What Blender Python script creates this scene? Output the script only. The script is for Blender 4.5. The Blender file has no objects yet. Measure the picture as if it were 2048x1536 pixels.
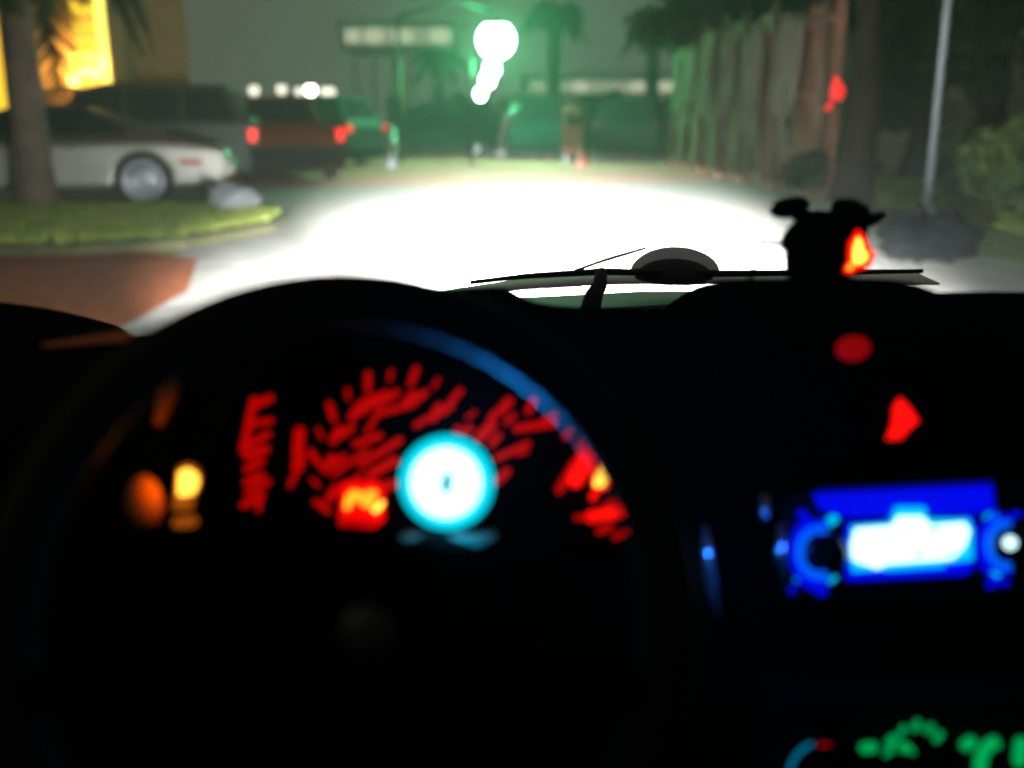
import bpy, bmesh, math, random
from mathutils import Vector, Matrix, noise
R = math.radians
rnd = random.Random(7)
scn = bpy.context.scene
col = scn.collection

# ------------------------------------------------------------------ camera
PITCH, CAMZ, F = R(14.7), 1.15, 1991.0           # F in pixels of the 2048 px wide frame
cam_d = bpy.data.cameras.new('camera')
cam = bpy.data.objects.new('camera', cam_d); col.objects.link(cam)
cam.location = (0, 0, CAMZ); cam.rotation_euler = (R(90) - PITCH, 0, 0)
cam_d.sensor_width = 36.0; cam_d.lens = 36.0 * F / 2048
cam_d.clip_start = 0.02; cam_d.clip_end = 3000
cam_d.dof.use_dof = True; cam_d.dof.focus_distance = 1.6; cam_d.dof.aperture_fstop = 1.9
cam_d.dof.aperture_blades = 7; cam_d.dof.aperture_ratio = 1.0
scn.camera = cam
FW = Vector((0, math.cos(PITCH), -math.sin(PITCH)))
UP = Vector((0, math.sin(PITCH), math.cos(PITCH)))
RT = Vector((1, 0, 0))
CP = Vector((0, 0, CAMZ))
def ray(px, py): return FW + RT * ((px - 1024) / F) + UP * ((768 - py) / F)
def I(px, py, d): return CP + ray(px, py) * d            # point at distance d along the view axis
def Y(px, py, y): r = ray(px, py); return CP + r * (y / r.y)     # point at world depth y
def G(px, py, z=0.0): r = ray(px, py); return CP + r * ((z - CAMZ) / r.z)

# ------------------------------------------------------------------ world: hazy night sky
w = bpy.data.worlds.new('World'); scn.world = w; w.use_nodes = True
nt = w.node_tree; bgn = nt.nodes['Background']
tc = nt.nodes.new('ShaderNodeTexCoord'); ns = nt.nodes.new('ShaderNodeTexNoise')
ns.inputs['Scale'].default_value = 1.6; ns.inputs['Detail'].default_value = 3
cr = nt.nodes.new('ShaderNodeValToRGB')
cr.color_ramp.elements[0].position = 0.3; cr.color_ramp.elements[0].color = (0.108, 0.099, 0.086, 1)
cr.color_ramp.elements[1].position = 0.7; cr.color_ramp.elements[1].color = (0.142, 0.131, 0.122, 1)
nt.links.new(tc.outputs['Generated'], ns.inputs['Vector']); nt.links.new(ns.outputs['Fac'], cr.inputs['Fac'])
nt.links.new(cr.outputs['Color'], bgn.inputs['Color'])
bgn.inputs['Strength'].default_value = 1.0

scn.view_settings.view_transform = 'Standard'; scn.view_settings.look = 'None'
scn.view_settings.exposure = 0.0; scn.view_settings.gamma = 1.0
scn.render.engine = 'CYCLES'
cy = scn.cycles
cy.use_denoising = True; cy.sample_clamp_indirect = 12; cy.max_bounces = 6; cy.diffuse_bounces = 3
cy.volume_bounces = 0; cy.transparent_max_bounces = 8; cy.use_light_tree = True
cy.caustics_reflective = False; cy.caustics_refractive = False

def lamp(name, kind, loc, power, color, parent=None, target=None, **kw):
    d = bpy.data.lights.new(name, kind); d.energy = power; d.color = color
    for k, v in kw.items(): setattr(d, k, v)
    o = bpy.data.objects.new(name, d); col.objects.link(o); o.location = loc
    if target is not None:
        o.rotation_euler = (Vector(target) - Vector(loc)).to_track_quat('-Z', 'Y').to_euler()
    return o
CARX = 0.36
for sx in (-0.58, 0.58):
    # low beams: a flat far hot zone cut off just under the horizontal, and a wide near fan
    p0 = Vector((CARX + sx, 2.42, 0.63))
    h = lamp('headlight_beam', 'SPOT', p0, 4.6e5, (1.0, 0.98, 0.93), target=p0 + Vector((sx * 0.3, 10, -0.68)), spot_size=R(28), spot_blend=1.0, shadow_soft_size=0.05)
    h.scale = (1.0, 0.26, 1.0)
    h = lamp('headlight_fan', 'SPOT', p0, 1.5e5, (1.0, 0.98, 0.95), target=p0 + Vector((-sx * 0.6 - .1, 10, -1.9)), spot_size=R(64), spot_blend=1.0, shadow_soft_size=0.05)
    h.scale = (1.0, 0.30, 1.0)
    s = lamp('headlight_spill', 'SPOT', p0, 2600, (0.93, 1.0, 0.95), target=p0 + Vector((sx * 3, 10, -1.2)), spot_size=R(104), spot_blend=1.0, shadow_soft_size=0.06)
    s.scale = (1.0, 0.42, 1.0)

# ------------------------------------------------------------------ materials
MATS = {}
def mat(name, color, rough=0.7, metal=0.0, emit=None, estr=1.0, var=0.0, scale=6.0, color2=None, bump=0.0, coat=0.0, spec=None, trans=0.0):
    if name in MATS: return MATS[name]
    m = bpy.data.materials.new(name); m.use_nodes = True; t = m.node_tree
    b = t.nodes['Principled BSDF']
    b.inputs['Roughness'].default_value = rough; b.inputs['Metallic'].default_value = metal
    b.inputs['Coat Weight'].default_value = coat
    if spec is not None: b.inputs['Specular IOR Level'].default_value = spec
    b.inputs['Base Color'].default_value = (*color, 1)
    if trans:
        b.inputs['Transmission Weight'].default_value = trans
    if var or color2 or bump:
        tcn = t.nodes.new('ShaderNodeTexCoord'); n = t.nodes.new('ShaderNodeTexNoise')
        n.inputs['Scale'].default_value = scale; n.inputs['Detail'].default_value = 6
        t.links.new(tcn.outputs['Object'], n.inputs['Vector'])
        r = t.nodes.new('ShaderNodeValToRGB')
        c2 = color2 or tuple(c * (1 + var) for c in color)
        c1 = color if color2 else tuple(c * (1 - var) for c in color)
        r.color_ramp.elements[0].position = 0.35; r.color_ramp.elements[1].position = 0.65
        r.color_ramp.elements[0].color = (*c1, 1); r.color_ramp.elements[1].color = (*c2, 1)
        t.links.new(n.outputs['Fac'], r.inputs['Fac']); t.links.new(r.outputs['Color'], b.inputs['Base Color'])
        if bump:
            bp = t.nodes.new('ShaderNodeBump'); bp.inputs['Strength'].default_value = bump
            t.links.new(n.outputs['Fac'], bp.inputs['Height']); t.links.new(bp.outputs['Normal'], b.inputs['Normal'])
    if emit:
        b.inputs['Emission Color'].default_value = (*emit, 1); b.inputs['Emission Strength'].default_value = estr
    MATS[name] = m; return m

M = dict(
 asphalt=mat('asphalt', (0.16, 0.155, 0.15), 0.8, color2=(0.24, 0.235, 0.225), scale=3, bump=0.2),
 brick=mat('brick_paving', (0.16, 0.036, 0.012), 0.9, spec=.1, color2=(0.26, 0.07, 0.024), scale=9, bump=0.2),
 clay=mat('clay_road', (0.46, 0.12, 0.07), 0.9, color2=(0.58, 0.16, 0.10), scale=2),
 kerb=mat('kerb_earth', (0.045, 0.045, 0.015), 0.85, var=0.15),
 soil=mat('lawn_soil', (0.11, 0.14, 0.025), 0.95, color2=(0.17, 0.19, 0.04), scale=4),
 blade=mat('grass_blade', (0.15, 0.21, 0.03), 0.7, color2=(0.26, 0.30, 0.055), scale=2),
 leaf=mat('dark_leaf', (0.014, 0.022, 0.012), 0.7, color2=(0.035, 0.05, 0.02), spec=0.1, scale=1.5),
 leafb=mat('bright_leaf', (0.028, 0.048, 0.016), 0.7, spec=0.1, color2=(0.07, 0.10, 0.03), scale=1.5),
 frond=mat('palm_frond', (0.014, 0.02, 0.01), 0.7, spec=.1, color2=(0.03, 0.045, 0.018), scale=2),
 bark=mat('bark', (0.09, 0.055, 0.035), 0.9, color2=(0.15, 0.1, 0.07), scale=5, bump=0.4),
 barkd=mat('dark_bark', (0.014, 0.011, 0.01), 0.9, spec=0.1, color2=(0.03, 0.02, 0.016), scale=5, bump=0.4),
 palmbark=mat('palm_bark', (0.07, 0.05, 0.035), 0.9, color2=(0.13, 0.09, 0.07), scale=4, bump=0.3),
 wood=mat('fence_wood', (0.12, 0.05, 0.03), 0.85, color2=(0.24, 0.115, 0.07), scale=3, bump=0.2),
 cloth=mat('green_cloth', (0.12, 0.11, 0.085), 0.9, spec=.1, color2=(0.2, 0.18, 0.14), scale=2, bump=0.1),
 stucco=mat('stucco', (0.40, 0.27, 0.14), 0.9, var=0.12, scale=2, bump=0.1),
 stuccog=mat('olive_stucco', (0.26, 0.25, 0.17), 0.9, var=0.1, scale=1),
 farwall=mat('far_wall', (0.74, 0.74, 0.70), 0.9, var=0.1),
 bonnet=mat('bonnet_paint', (0.33, 0.33, 0.34), 0.75, spec=0.1),
 silver=mat('silver_paint', (0.40, 0.38, 0.35), 0.35, 0.35, coat=0.3),
 greyp=mat('grey_paint', (0.14, 0.14, 0.14), 0.35, 0.3, coat=0.5),
 orangep=mat('orange_paint', (0.13, 0.034, 0.009), 0.6, 0.0, spec=0.1),
 darkp=mat('dark_paint', (0.015, 0.02, 0.024), 0.5, 0.0, spec=0.2),
 bluep=mat('blue_paint', (0.02, 0.035, 0.045), 0.5, 0.0, spec=0.2),
 vinyl=mat('brown_vinyl', (0.045, 0.03, 0.022), 0.6, var=0.2),
 glass=mat('car_glass', (0.015, 0.015, 0.018), 0.12),
 rubber=mat('tyre_rubber', (0.02, 0.02, 0.022), 0.8),
 under=mat('underbody', (0.012, 0.012, 0.012), 0.9),
 rim=mat('wheel_cover', (0.36, 0.37, 0.42), 0.35, 0.6),
 chrome=mat('chrome', (0.55, 0.55, 0.57), 0.2, 0.9),
 redlens=mat('red_lens', (0.45, 0.03, 0.02), 0.3),
 tail=mat('lit_tail_lamp', (0.4, 0.02, 0.01), 0.3, emit=(1, 0.01, 0.006), estr=1.6),
 plastic=mat('white_plastic', (0.32, 0.33, 0.37), 0.5, var=0.05),
 paper=mat('paper', (0.6, 0.6, 0.58), 0.8),
 pole=mat('pale_metal', (0.30, 0.33, 0.38), 0.5, 0.2),
 polegrey=mat('grey_metal', (0.03, 0.035, 0.035), 0.5, 0.3),
 sack=mat('black_sack', (0.003, 0.0035, 0.006), 0.8, spec=0.05),
 signred=mat('red_enamel', (0.22, 0.025, 0.03), 0.6),
 signbrown=mat('brown_board', (0.14, 0.05, 0.04), 0.7),
 # inside the car
 dash=mat('dash_plastic', (0.003, 0.003, 0.003), 0.8, bump=0.05, scale=300, var=0.1, spec=0.0),
 trim=mat('grey_trim', (0.34, 0.34, 0.34), 0.6, spec=0.3),
 leather=mat('wheel_leather', (0.028, 0.028, 0.029), 0.5, bump=0.25, scale=220, var=0.15, spec=0.03),
 gloss=mat('gloss_black', (0.012, 0.012, 0.013), 0.12),
 face=mat('dial_face', (0.006, 0.005, 0.006), 0.5, spec=0.1),
)
def glow(name, c, s): return mat(name, (0.02, 0.02, 0.02), 0.5, emit=c, estr=s)
M.update(
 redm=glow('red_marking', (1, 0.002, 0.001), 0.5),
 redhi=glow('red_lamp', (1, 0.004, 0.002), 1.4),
 redlcd=glow('red_lcd', (1, 0.0, 0.0), 1.1),
 orangedig=glow('amber_digit', (1, 0.42, 0.02), 1.6),
 yellowhot=glow('yellow_core', (1, 0.6, 0.06), 3),
 amber=glow('amber_lamp', (1, 0.5, 0.05), 3.4),
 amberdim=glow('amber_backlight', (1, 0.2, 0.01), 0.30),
 cyan=glow('cyan_ring', (0.0, 0.8, 1.0), 1.0),
 cyanhot=glow('white_cyan_face', (0.62, 0.95, 1.0), 2.0),
 cyandot=glow('cyan_needle', (0.0, 0.55, 0.62), 0.6),
 blue=glow('blue_backlight', (0.0, 0.002, 1.0), 0.85),
 bluedim=glow('blue_dim_backlight', (0.0, 0.002, 1.0), 0.22),
 azure=glow('azure_marking', (0.0, 0.2, 1.0), 1.1),
 lcdwhite=glow('white_lcd', (0.6, 0.95, 1.0), 2.0),
 lcdcyan=glow('cyan_lcd', (0.0, 0.6, 1.0), 1.1),
 green=glow('green_marking', (0.0, 0.55, 0.12), 0.7),
 greenlamp=glow('green_street_light', (0.55, 1.0, 0.75), 30),
 whitelamp=glow('white_street_light', (1.0, 0.95, 0.75), 2.2),
 warmlamp=glow('warm_lantern', (1.0, 0.7, 0.15), 6),
 window=glow('lit_window', (1.0, 0.62, 0.03), 1.6),
 windowhot=glow('bright_window_edge', (1.0, 0.85, 0.12), 2.5),
 ribbon=glow('ribbon_window', (0.85, 0.8, 0.58), 1.0),
 ribbond=glow('dim_ribbon_window', (0.7, 0.68, 0.5), 0.6),
)

# ------------------------------------------------------------------ mesh helpers
class MB:
    """collects shapes (world coordinates) and links them as ONE mesh object"""
    def __init__(s): s.v = []; s.f = []; s.mi = []; s.mats = []; s.sm = []
    def _m(s, m):
        if m not in s.mats: s.mats.append(m)
        return s.mats.index(m)
    def add(s, verts, faces, m, smooth=False):
        b = len(s.v); s.v += [tuple(v) for v in verts]; k = s._m(m)
        for f in faces: s.f.append([b + i for i in f]); s.mi.append(k); s.sm.append(smooth)
    def box(s, c, size, m, rot=None, taper=1.0):
        hx, hy, hz = (q / 2 for q in size); rot = rot or Matrix.Identity(3); c = Vector(c)
        vs = []
        for z in (-1, 1):
            t = taper if z > 0 else 1
            for x, y in ((-1, -1), (1, -1), (1, 1), (-1, 1)):
                vs.append(c + rot @ Vector((x * hx * t, y * hy * t, z * hz)))
        s.add(vs, [(0, 3, 2, 1), (4, 5, 6, 7), (0, 1, 5, 4), (1, 2, 6, 5), (2, 3, 7, 6), (3, 0, 4, 7)], m)
    def tube(s, pts, radii, m, n=10, cap=True):
        pts = [Vector(p) for p in pts]
        if not hasattr(radii, '__len__'): radii = [radii] * len(pts)
        vs = []; fs = []; prev = None
        for i, p in enumerate(pts):
            d = (pts[min(i + 1, len(pts) - 1)] - pts[max(i - 1, 0)]).normalized()
            u = prev if prev is not None else (Vector((0, 0, 1)) if abs(d.z) < 0.9 else Vector((1, 0, 0)))
            u = (u - d * u.dot(d)).normalized(); prev = u; v = d.cross(u)
            for k in range(n):
                a = 2 * math.pi * k / n; vs.append(p + (u * math.cos(a) + v * math.sin(a)) * radii[i])
        for i in range(len(pts) - 1):
            for k in range(n):
                a, b = i * n + k, i * n + (k + 1) % n
                fs.append((a, b, b + n, a + n))
        if cap:
            fs.append(tuple(reversed(range(n)))); fs.append(tuple(range((len(pts) - 1) * n, len(pts) * n)))
        s.add(vs, fs, m, True)
    def ball(s, c, r, m, nu=16, nv=10, rot=None, jit=0.0, seed=0):
        c = Vector(c); r = r if hasattr(r, '__len__') else (r, r, r); rot = rot or Matrix.Identity(3)
        vs = [c + rot @ Vector((0, 0, -r[2]))]
        for j in range(1, nv):
            t = -math.pi / 2 + math.pi * j / nv
            for k in range(nu):
                a = 2 * math.pi * k / nu
                p = Vector((math.cos(t) * math.cos(a), math.cos(t) * math.sin(a), math.sin(t)))
                q = 1 + jit * noise.noise(p * 2.3 + Vector((seed, seed * 2, 0)))
                vs.append(c + rot @ Vector((p.x * r[0] * q, p.y * r[1] * q, p.z * r[2] * q)))
        vs.append(c + rot @ Vector((0, 0, r[2]))); top = len(vs) - 1; fs = []
        for k in range(nu):
            fs.append((0, 1 + (k + 1) % nu, 1 + k))
            b = 1 + (nv - 2) * nu; fs.append((b + k, b + (k + 1) % nu, top))
        for j in range(nv - 2):
            for k in range(nu):
                a, b = 1 + j * nu + k, 1 + j * nu + (k + 1) % nu
                fs.append((a, b, b + nu, a + nu))
        s.add(vs, fs, m, True)
    def lathe(s, c, axis, prof, m, n=32):
        """prof: (radius, height along axis)"""
        c = Vector(c); ax = Vector(axis).normalized()
        u = (Vector((0, 0, 1)) if abs(ax.z) < 0.9 else Vector((1, 0, 0))); u = (u - ax * u.dot(ax)).normalized(); v = ax.cross(u)
        vs = []; fs = []
        for r, h in prof:
            for k in range(n):
                a = 2 * math.pi * k / n; vs.append(c + ax * h + (u * math.cos(a) + v * math.sin(a)) * max(r, 1e-5))
        for i in range(len(prof) - 1):
            for k in range(n):
                a, b = i * n + k, i * n + (k + 1) % n; fs.append((a, b, b + n, a + n))
        s.add(vs, fs, m, True)
    def prism(s, outline, vec, m, smooth=False):
        vec = Vector(vec); n = len(outline); o = [Vector(p) for p in outline]
        vs = o + [p + vec for p in o]
        fs = [tuple(reversed(range(n))), tuple(range(n, 2 * n))] + [(i, (i + 1) % n, (i + 1) % n + n, i + n) for i in range(n)]
        s.add(vs, fs, m, smooth)
    def sheet(s, grid, m, smooth=True):
        nr, nc = len(grid), len(grid[0]); vs = [p for r in grid for p in r]
        fs = [(i * nc + j, i * nc + j + 1, (i + 1) * nc + j + 1, (i + 1) * nc + j) for i in range(nr - 1) for j in range(nc - 1)]
        s.add(vs, fs, m, smooth)
    def build(s, name, parent=None, origin=None, bevel=0.0):
        base = Vector(origin) if origin is not None else Vector((0, 0, 0))
        off = base if parent is None else parent['_w'].copy() if False else (Vector(parent['base']) if parent is not None else base)
        me = bpy.data.meshes.new(name)
        me.from_pydata([tuple(Vector(v) - off) for v in s.v], [], s.f)
        for m in s.mats: me.materials.append(m)
        me.polygons.foreach_set('material_index', s.mi); me.polygons.foreach_set('use_smooth', s.sm)
        me.update()
        bm = bmesh.new(); bm.from_mesh(me); bmesh.ops.recalc_face_normals(bm, faces=bm.faces)
        bm.to_mesh(me); bm.free()
        o = bpy.data.objects.new(name, me); col.objects.link(o)
        if parent is not None: o.parent = parent; o['base'] = tuple(off)
        else: o.location = base; o['base'] = tuple(base)
        if bevel:
            md = o.modifiers.new('bevel', 'BEVEL'); md.width = bevel; md.segments = 3; md.limit_method = 'ANGLE'; md.angle_limit = R(35)
            md.harden_normals = False
        return o
def tag(o, label=None, cat=None, group=None, kind=None):
    if label: o['label'] = label
    if cat: o['category'] = cat
    if group: o['group'] = group
    if kind: o['kind'] = kind
    return o
def thing(name, loc, label, cat, group=None):
    o = bpy.data.objects.new(name, None); col.objects.link(o); o.location = loc; o['base'] = tuple(loc)
    o.empty_display_size = 0.1
    return tag(o, label, cat, group)
def copy_tree(o, parent=None, skip=()):
    c = o.copy(); col.objects.link(c); c.parent = parent
    for ch in [x for x in bpy.data.objects if x.parent == o]: copy_tree(ch, c)
    return c

# ================================================================== THE SETTING
def flat(name, pts, z, m, sub=None):
    b = MB(); b.add([(x, y, z) for x, y in pts], [tuple(range(len(pts)))], m); o = b.build(name); return tag(o, kind='structure')
flat('ground', [(-400, -30), (400, -30), (400, 600), (-400, 600)], -0.012, M['soil'])
flat('road', [(-3.1, -20), (4.1, -20), (4.3, 9), (4.9, 14), (6.2, 19), (40, 24), (60, 45), (-60, 45), (-60, 18), (-8, 16.2), (-3.9, 15.2), (-3.1, 13.6)], -0.004, M['asphalt'])
flat('driveway', [(-30, 2), (-2.2, 2), (-2.3, 7.0), (-2.75, 8.7), (-3.4, 9.2), (-30, 9.2)], 0.0, M['brick'])
flat('side_street', [(-60, 19.4), (-3.2, 19.0), (6.0, 21), (40, 26), (60, 44), (-60, 44)], 0.0, M['clay'])

def lawn(name, outline, kerb_to, n, bright, label):
    """raised verge with a kerb face and real blades"""
    b = MB(); b.prism([(x, y, -0.01) for x, y in outline], (0, 0, 0.10), M['kerb'])
    inner = [(x, y) for x, y in outline]
    cx = sum(p[0] for p in outline) / len(outline); cyy = sum(p[1] for p in outline) / len(outline)
    k = tag(b.build(name + '_kerb'), kind='structure')
    ins = [(cx + (x - cx) * 0.985, cyy + (y - cyy) * 0.965) for x, y in outline]
    t = MB(); t.add([(x, y, 0.106) for x, y in ins], [tuple(range(len(ins)))], M['soil']); tag(t.build(name), kind='structure')
    g = MB(); vs = []; fs = []
    xs = [p[0] for p in ins]; ys = [p[1] for p in ins]
    def inside(x, y):
        c = False; j = len(ins) - 1
        for i in range(len(ins)):
            if (ins[i][1] > y) != (ins[j][1] > y) and x < (ins[j][0] - ins[i][0]) * (y - ins[i][1]) / (ins[j][1] - ins[i][1]) + ins[i][0]: c = not c
            j = i
        return c
    c = 0
    while c < n:
        x = rnd.uniform(max(min(xs), -9.5), min(max(xs), 9.5)); y = rnd.uniform(min(ys), max(ys))
        if not inside(x, y): continue
        a = rnd.uniform(0, math.pi); h = rnd.uniform(0.03, 0.075); wv = 0.012
        dx, dy = math.cos(a) * wv, math.sin(a) * wv; lx, ly = rnd.uniform(-.03, .03), rnd.uniform(-.03, .03)
        k0 = len(vs); vs += [(x - dx, y - dy, 0.1), (x + dx, y + dy, 0.1), (x + lx, y + ly, 0.1 + h)]; fs.append((k0, k0 + 1, k0 + 2)); c += 1
    g.add(vs, fs, M['blade']); o = g.build('grass'); tag(o, label, 'grass', kind='stuff')
lawn('verge', [(-26, 9.0), (-3.9, 8.9), (-3.1, 9.5), (-2.6, 11.0), (-2.7, 12.3), (-3.5, 13.1), (-4.4, 13.5), (-26, 13.6)], None, 26000, 1, 'mown yellow-green grass on the island beside the silver car')
lawn('right_verge', [(4.6, 6.5), (4.75, 9), (5.0, 12), (4.6, 15), (5.0, 20), (9, 24), (30, 26), (30, 6.5)], None, 22000, 1, 'rough green grass under the trees along the fence')

# ------------------------------------------------------------------ plants
def leaf_cloud(mb, c, rad, n, m, size=0.16, seed=0, hollow=0.35):
    r = random.Random(seed); vs = []; fs = []
    lobes = []
    for _ in range(9):
        d = Vector((r.gauss(0, 1), r.gauss(0, 1), r.gauss(0, 0.8))).normalized() * r.uniform(0.35, 0.85)
        lobes.append((d, r.uniform(0.25, 0.5)))
    for _ in range(n):
        d, q = r.choice(lobes); e = Vector((r.gauss(0, 1), r.gauss(0, 1), r.gauss(0, 1))).normalized() * q * (r.random() ** 0.4)
        p = Vector(c) + Vector(((d + e).x * rad[0], (d + e).y * rad[1], (d + e).z * rad[2]))
        u = Vector((r.gauss(0, 1), r.gauss(0, 1), r.gauss(0, 1))).normalized(); v = u.cross(Vector((r.gauss(0, 1), r.gauss(0, 1), r.gauss(0, 1)))).normalized()
        s = size * r.uniform(0.6, 1.4); k = len(vs)
        vs += [p - u * s, p + v * s * 0.4, p + u * s, p - v * s * 0.4]; fs.append((k, k + 1, k + 2, k + 3))
    mb.add(vs, fs, m)
def tree(name, base, h, tr, crowns, label, leafm, barkm, n=5000, group=None, lean=(0, 0), size=0.16):
    t = thing(name, base, label, 'tree', group); B = Vector(base)
    b = MB(); pts = []; rr = []
    for i in range(9):
        q = i / 8; pts.append(B + Vector((lean[0] * q + 0.12 * math.sin(q * 5), lean[1] * q, h * q))); rr.append(tr * (1.35 - 0.75 * q) * (1.5 if i == 0 else 1))
    b.tube(pts, rr, barkm, 12)
    for (cx, cyy, cz, *_r) in crowns:
        q = 0.6; st = B + Vector((lean[0] * q, lean[1] * q, h * q)); en = B + Vector((cx, cyy, cz)); mid = (st + en) / 2 + Vector((0, 0, 0.3))
        b.tube([st, mid, en], [tr * 0.5, tr * 0.32, tr * 0.12], barkm, 8)
    b.build('trunk', t)
    cmb = MB()
    for i, (cx, cyy, cz, rx, ry, rz) in enumerate(crowns):
        leaf_cloud(cmb, B + Vector((cx, cyy, cz)), (rx, ry, rz), n // len(crowns), leafm, size, seed=i + int(h * 10 + base[0] * 7))
    cmb.build('crown', t); return t
def palm(name, base, h, tr, label, nf=16, fl=2.2, barkm=None, group=None, lean=0.0, seed=1, droop=1.0, cat='palm tree', gap=None):
    r = random.Random(seed); t = thing(name, base, label, cat, group); B = Vector(base); barkm = barkm or M['palmbark']
    b = MB(); pts = []; rr = []
    for i in range(14):
        q = i / 13; pts.append(B + Vector((lean * q * q, 0, h * q))); rr.append(tr * (1.25 - 0.4 * q) * (1.3 if i == 0 else 1) * (1 + 0.05 * (i % 2)))
    b.tube(pts, rr, barkm, 12); b.build('trunk', t)
    top = B + Vector((lean, 0, h)); f = MB()
    for k in range(nf):
        a = 2 * math.pi * (k + r.uniform(-.3, .3)) / nf; up = r.uniform(-0.1, 0.9); L = fl * r.uniform(0.8, 1.1)
        if gap and gap[0] < a < gap[1]: continue
        rach = []
        for i in range(9):
            q = i / 8; rach.append(top + Vector((math.cos(a) * L * q * (1 - 0.22 * q * droop), math.sin(a) * L * q * (1 - 0.22 * q * droop), up * L * q - (0.75 + 0.35 * up) * droop * L * q * q)))
        f.tube(rach, [0.03 - 0.003 * i for i in range(9)], M['frond'], 5)
        side = Vector((-math.sin(a), math.cos(a), 0)); vs = []; fs = []
        for i in range(34):
            q = 0.12 + 0.88 * i / 33; j = min(int(q * 8), 7); p = rach[j].lerp(rach[j + 1], q * 8 - j)
            ll = L * 0.26 * math.sin(math.pi * min(1, q * 0.85 + 0.12)) + 0.08
            d = (rach[j + 1] - rach[j]).normalized()
            for sg in (-1, 1):
                e = p + side * sg * ll * 0.8 + d * ll * 0.45 + Vector((0, 0, -ll * r.uniform(0.25, 0.8)))
                wv = d * 0.055; k0 = len(vs); vs += [p - wv, p + wv, e]; fs.append((k0, k0 + 1, k0 + 2))
        f.add(vs, fs, M['frond'])
    f.build('crown', t); return t
def bush(name, base, rad, n, label, m, cat='shrub', group=None, size=0.09, seed=3):
    t = thing(name, base, label, cat, group); B = Vector(base); r = random.Random(seed)
    s = MB()
    for k in range(7):
        a = r.uniform(0, 6.28); s.tube([B, B + Vector((math.cos(a) * rad[0] * .3, math.sin(a) * rad[1] * .3, rad[2] * .7)), B + Vector((math.cos(a) * rad[0] * .6, math.sin(a) * rad[1] * .6, rad[2] * 1.3))], [0.03, 0.02, 0.008], M['barkd'], 6)
    s.build('stem', t); f = MB()
    leaf_cloud(f, B + Vector((0, 0, rad[2])), rad, n, m, size, seed)
    f.build('foliage', t); return t

# ------------------------------------------------------------------ left building
def left_building():
    y0 = 25.0; x1 = Y(372, 60, y0).x; x0 = x1 - 22
    t = thing('building', ((x0 + x1) / 2, y0 + 4, 0), 'ochre stucco building with a tall glowing yellow louvred window behind the silver car', 'building')
    w_ = MB(); w_.prism([(x0, y0, 0), (x1, y0, 0), (x1 * 1.36, y0 * 1.36, 0), (x0, y0 * 1.36, 0)], (0, 0, 11), M['stucco']); w_.build('wall', t)
    rf = MB(); rf.prism([(x0 - .3, y0 - .4, 11), (x1 + .3, y0 - .4, 11), (x1 * 1.37, y0 * 1.38, 11), (x0 - .3, y0 * 1.38, 11)], (0, 0, .4), M['stuccog']); rf.build('roof', t)
    a, b_ = Y(150, 100, y0 - 0.05), Y(200, 100, y0 - 0.05); lo = Y(150, 185, y0).z; hi = 7.2
    wn = MB(); wn.box(((a.x + b_.x) / 2, y0 - 0.03, (lo + hi) / 2), (b_.x - a.x, 0.05, hi - lo), M['window']); wo = wn.build('window', t)
    e = MB(); ex = Y(208, 100, y0).x; e.box((ex, y0 - 0.05, (lo + hi) / 2), (0.2, 0.10, hi - lo), M['windowhot']); e.build('side_light', wo)
    z = lo
    while z < hi: sl = MB(); sl.box(((a.x + b_.x) / 2, y0 - 0.11, z), (b_.x - a.x, 0.1, 0.09), M['stucco']); sl.build('louvre', wo); z += 0.42
    bt = MB(); bxx = Y(252, 100, y0).x; bt.box((bxx, y0 - 0.3, 5.5), (0.35, 0.6, 11.0), M['stuccog']); bt.build('shade_fin', t)  # fin added to keep lantern light off the wall beyond it
    # lower lit porch window
    a, b_ = Y(95, 100, y0), Y(225, 100, y0)
    p = MB(); p.box(((a.x + b_.x) / 2, y0 - 0.5, lo + 0.02), (b_.x - a.x, 1.0, 0.12), M['stucco']); p.build('canopy', t)
    p = MB(); cx = Y(212, 200, y0).x; p.box((cx, y0 - 0.03, 1.15), (0.35, 0.05, 1.5), M['window']); p.build('window', t)
    # far left doorway glow
    cx = Y(5, 200, y0).x; p = MB(); p.box((cx - 0.3, y0 - 0.03, 2.4), (0.8, 0.05, 4.4), M['window']); p.build('window', t)
left_building()
def lantern(px, py, y, s, label):
    p = Y(px, py, y); t = thing('wall_lantern', (p.x, 24.9, p.z), label, 'lamp', 'glowing lanterns on the ochre building')
    b = MB(); b.ball((p.x, y, p.z), s, M['warmlamp']); b.build('globe', t)
    c = MB(); c.tube([(p.x, 24.99, p.z + 0.1), (p.x, y, p.z + s + 0.06), (p.x, y, p.z + s)], 0.02, M['polegrey'], 6); c.lathe((p.x, y, p.z + s * .8), (0, 0, 1), [(s * 1.1, 0), (0.02, 0.1)], M['polegrey'], 12); c.build('bracket', t)
    lamp('lantern_light', 'POINT', (p.x, 24.62, p.z + 0.25), 270, (1.0, 0.50, 0.09), shadow_soft_size=0.15)
lantern(148, 160, 24.2, 0.13, 'largest glowing yellow lantern on the ochre wall, above the silver car')
lantern(192, 148, 24.3, 0.10, 'small yellow lantern beside the bright window edge')
lantern(155, 204, 24.1, 0.09, 'lowest yellow lantern just over the silver car roof')

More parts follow.
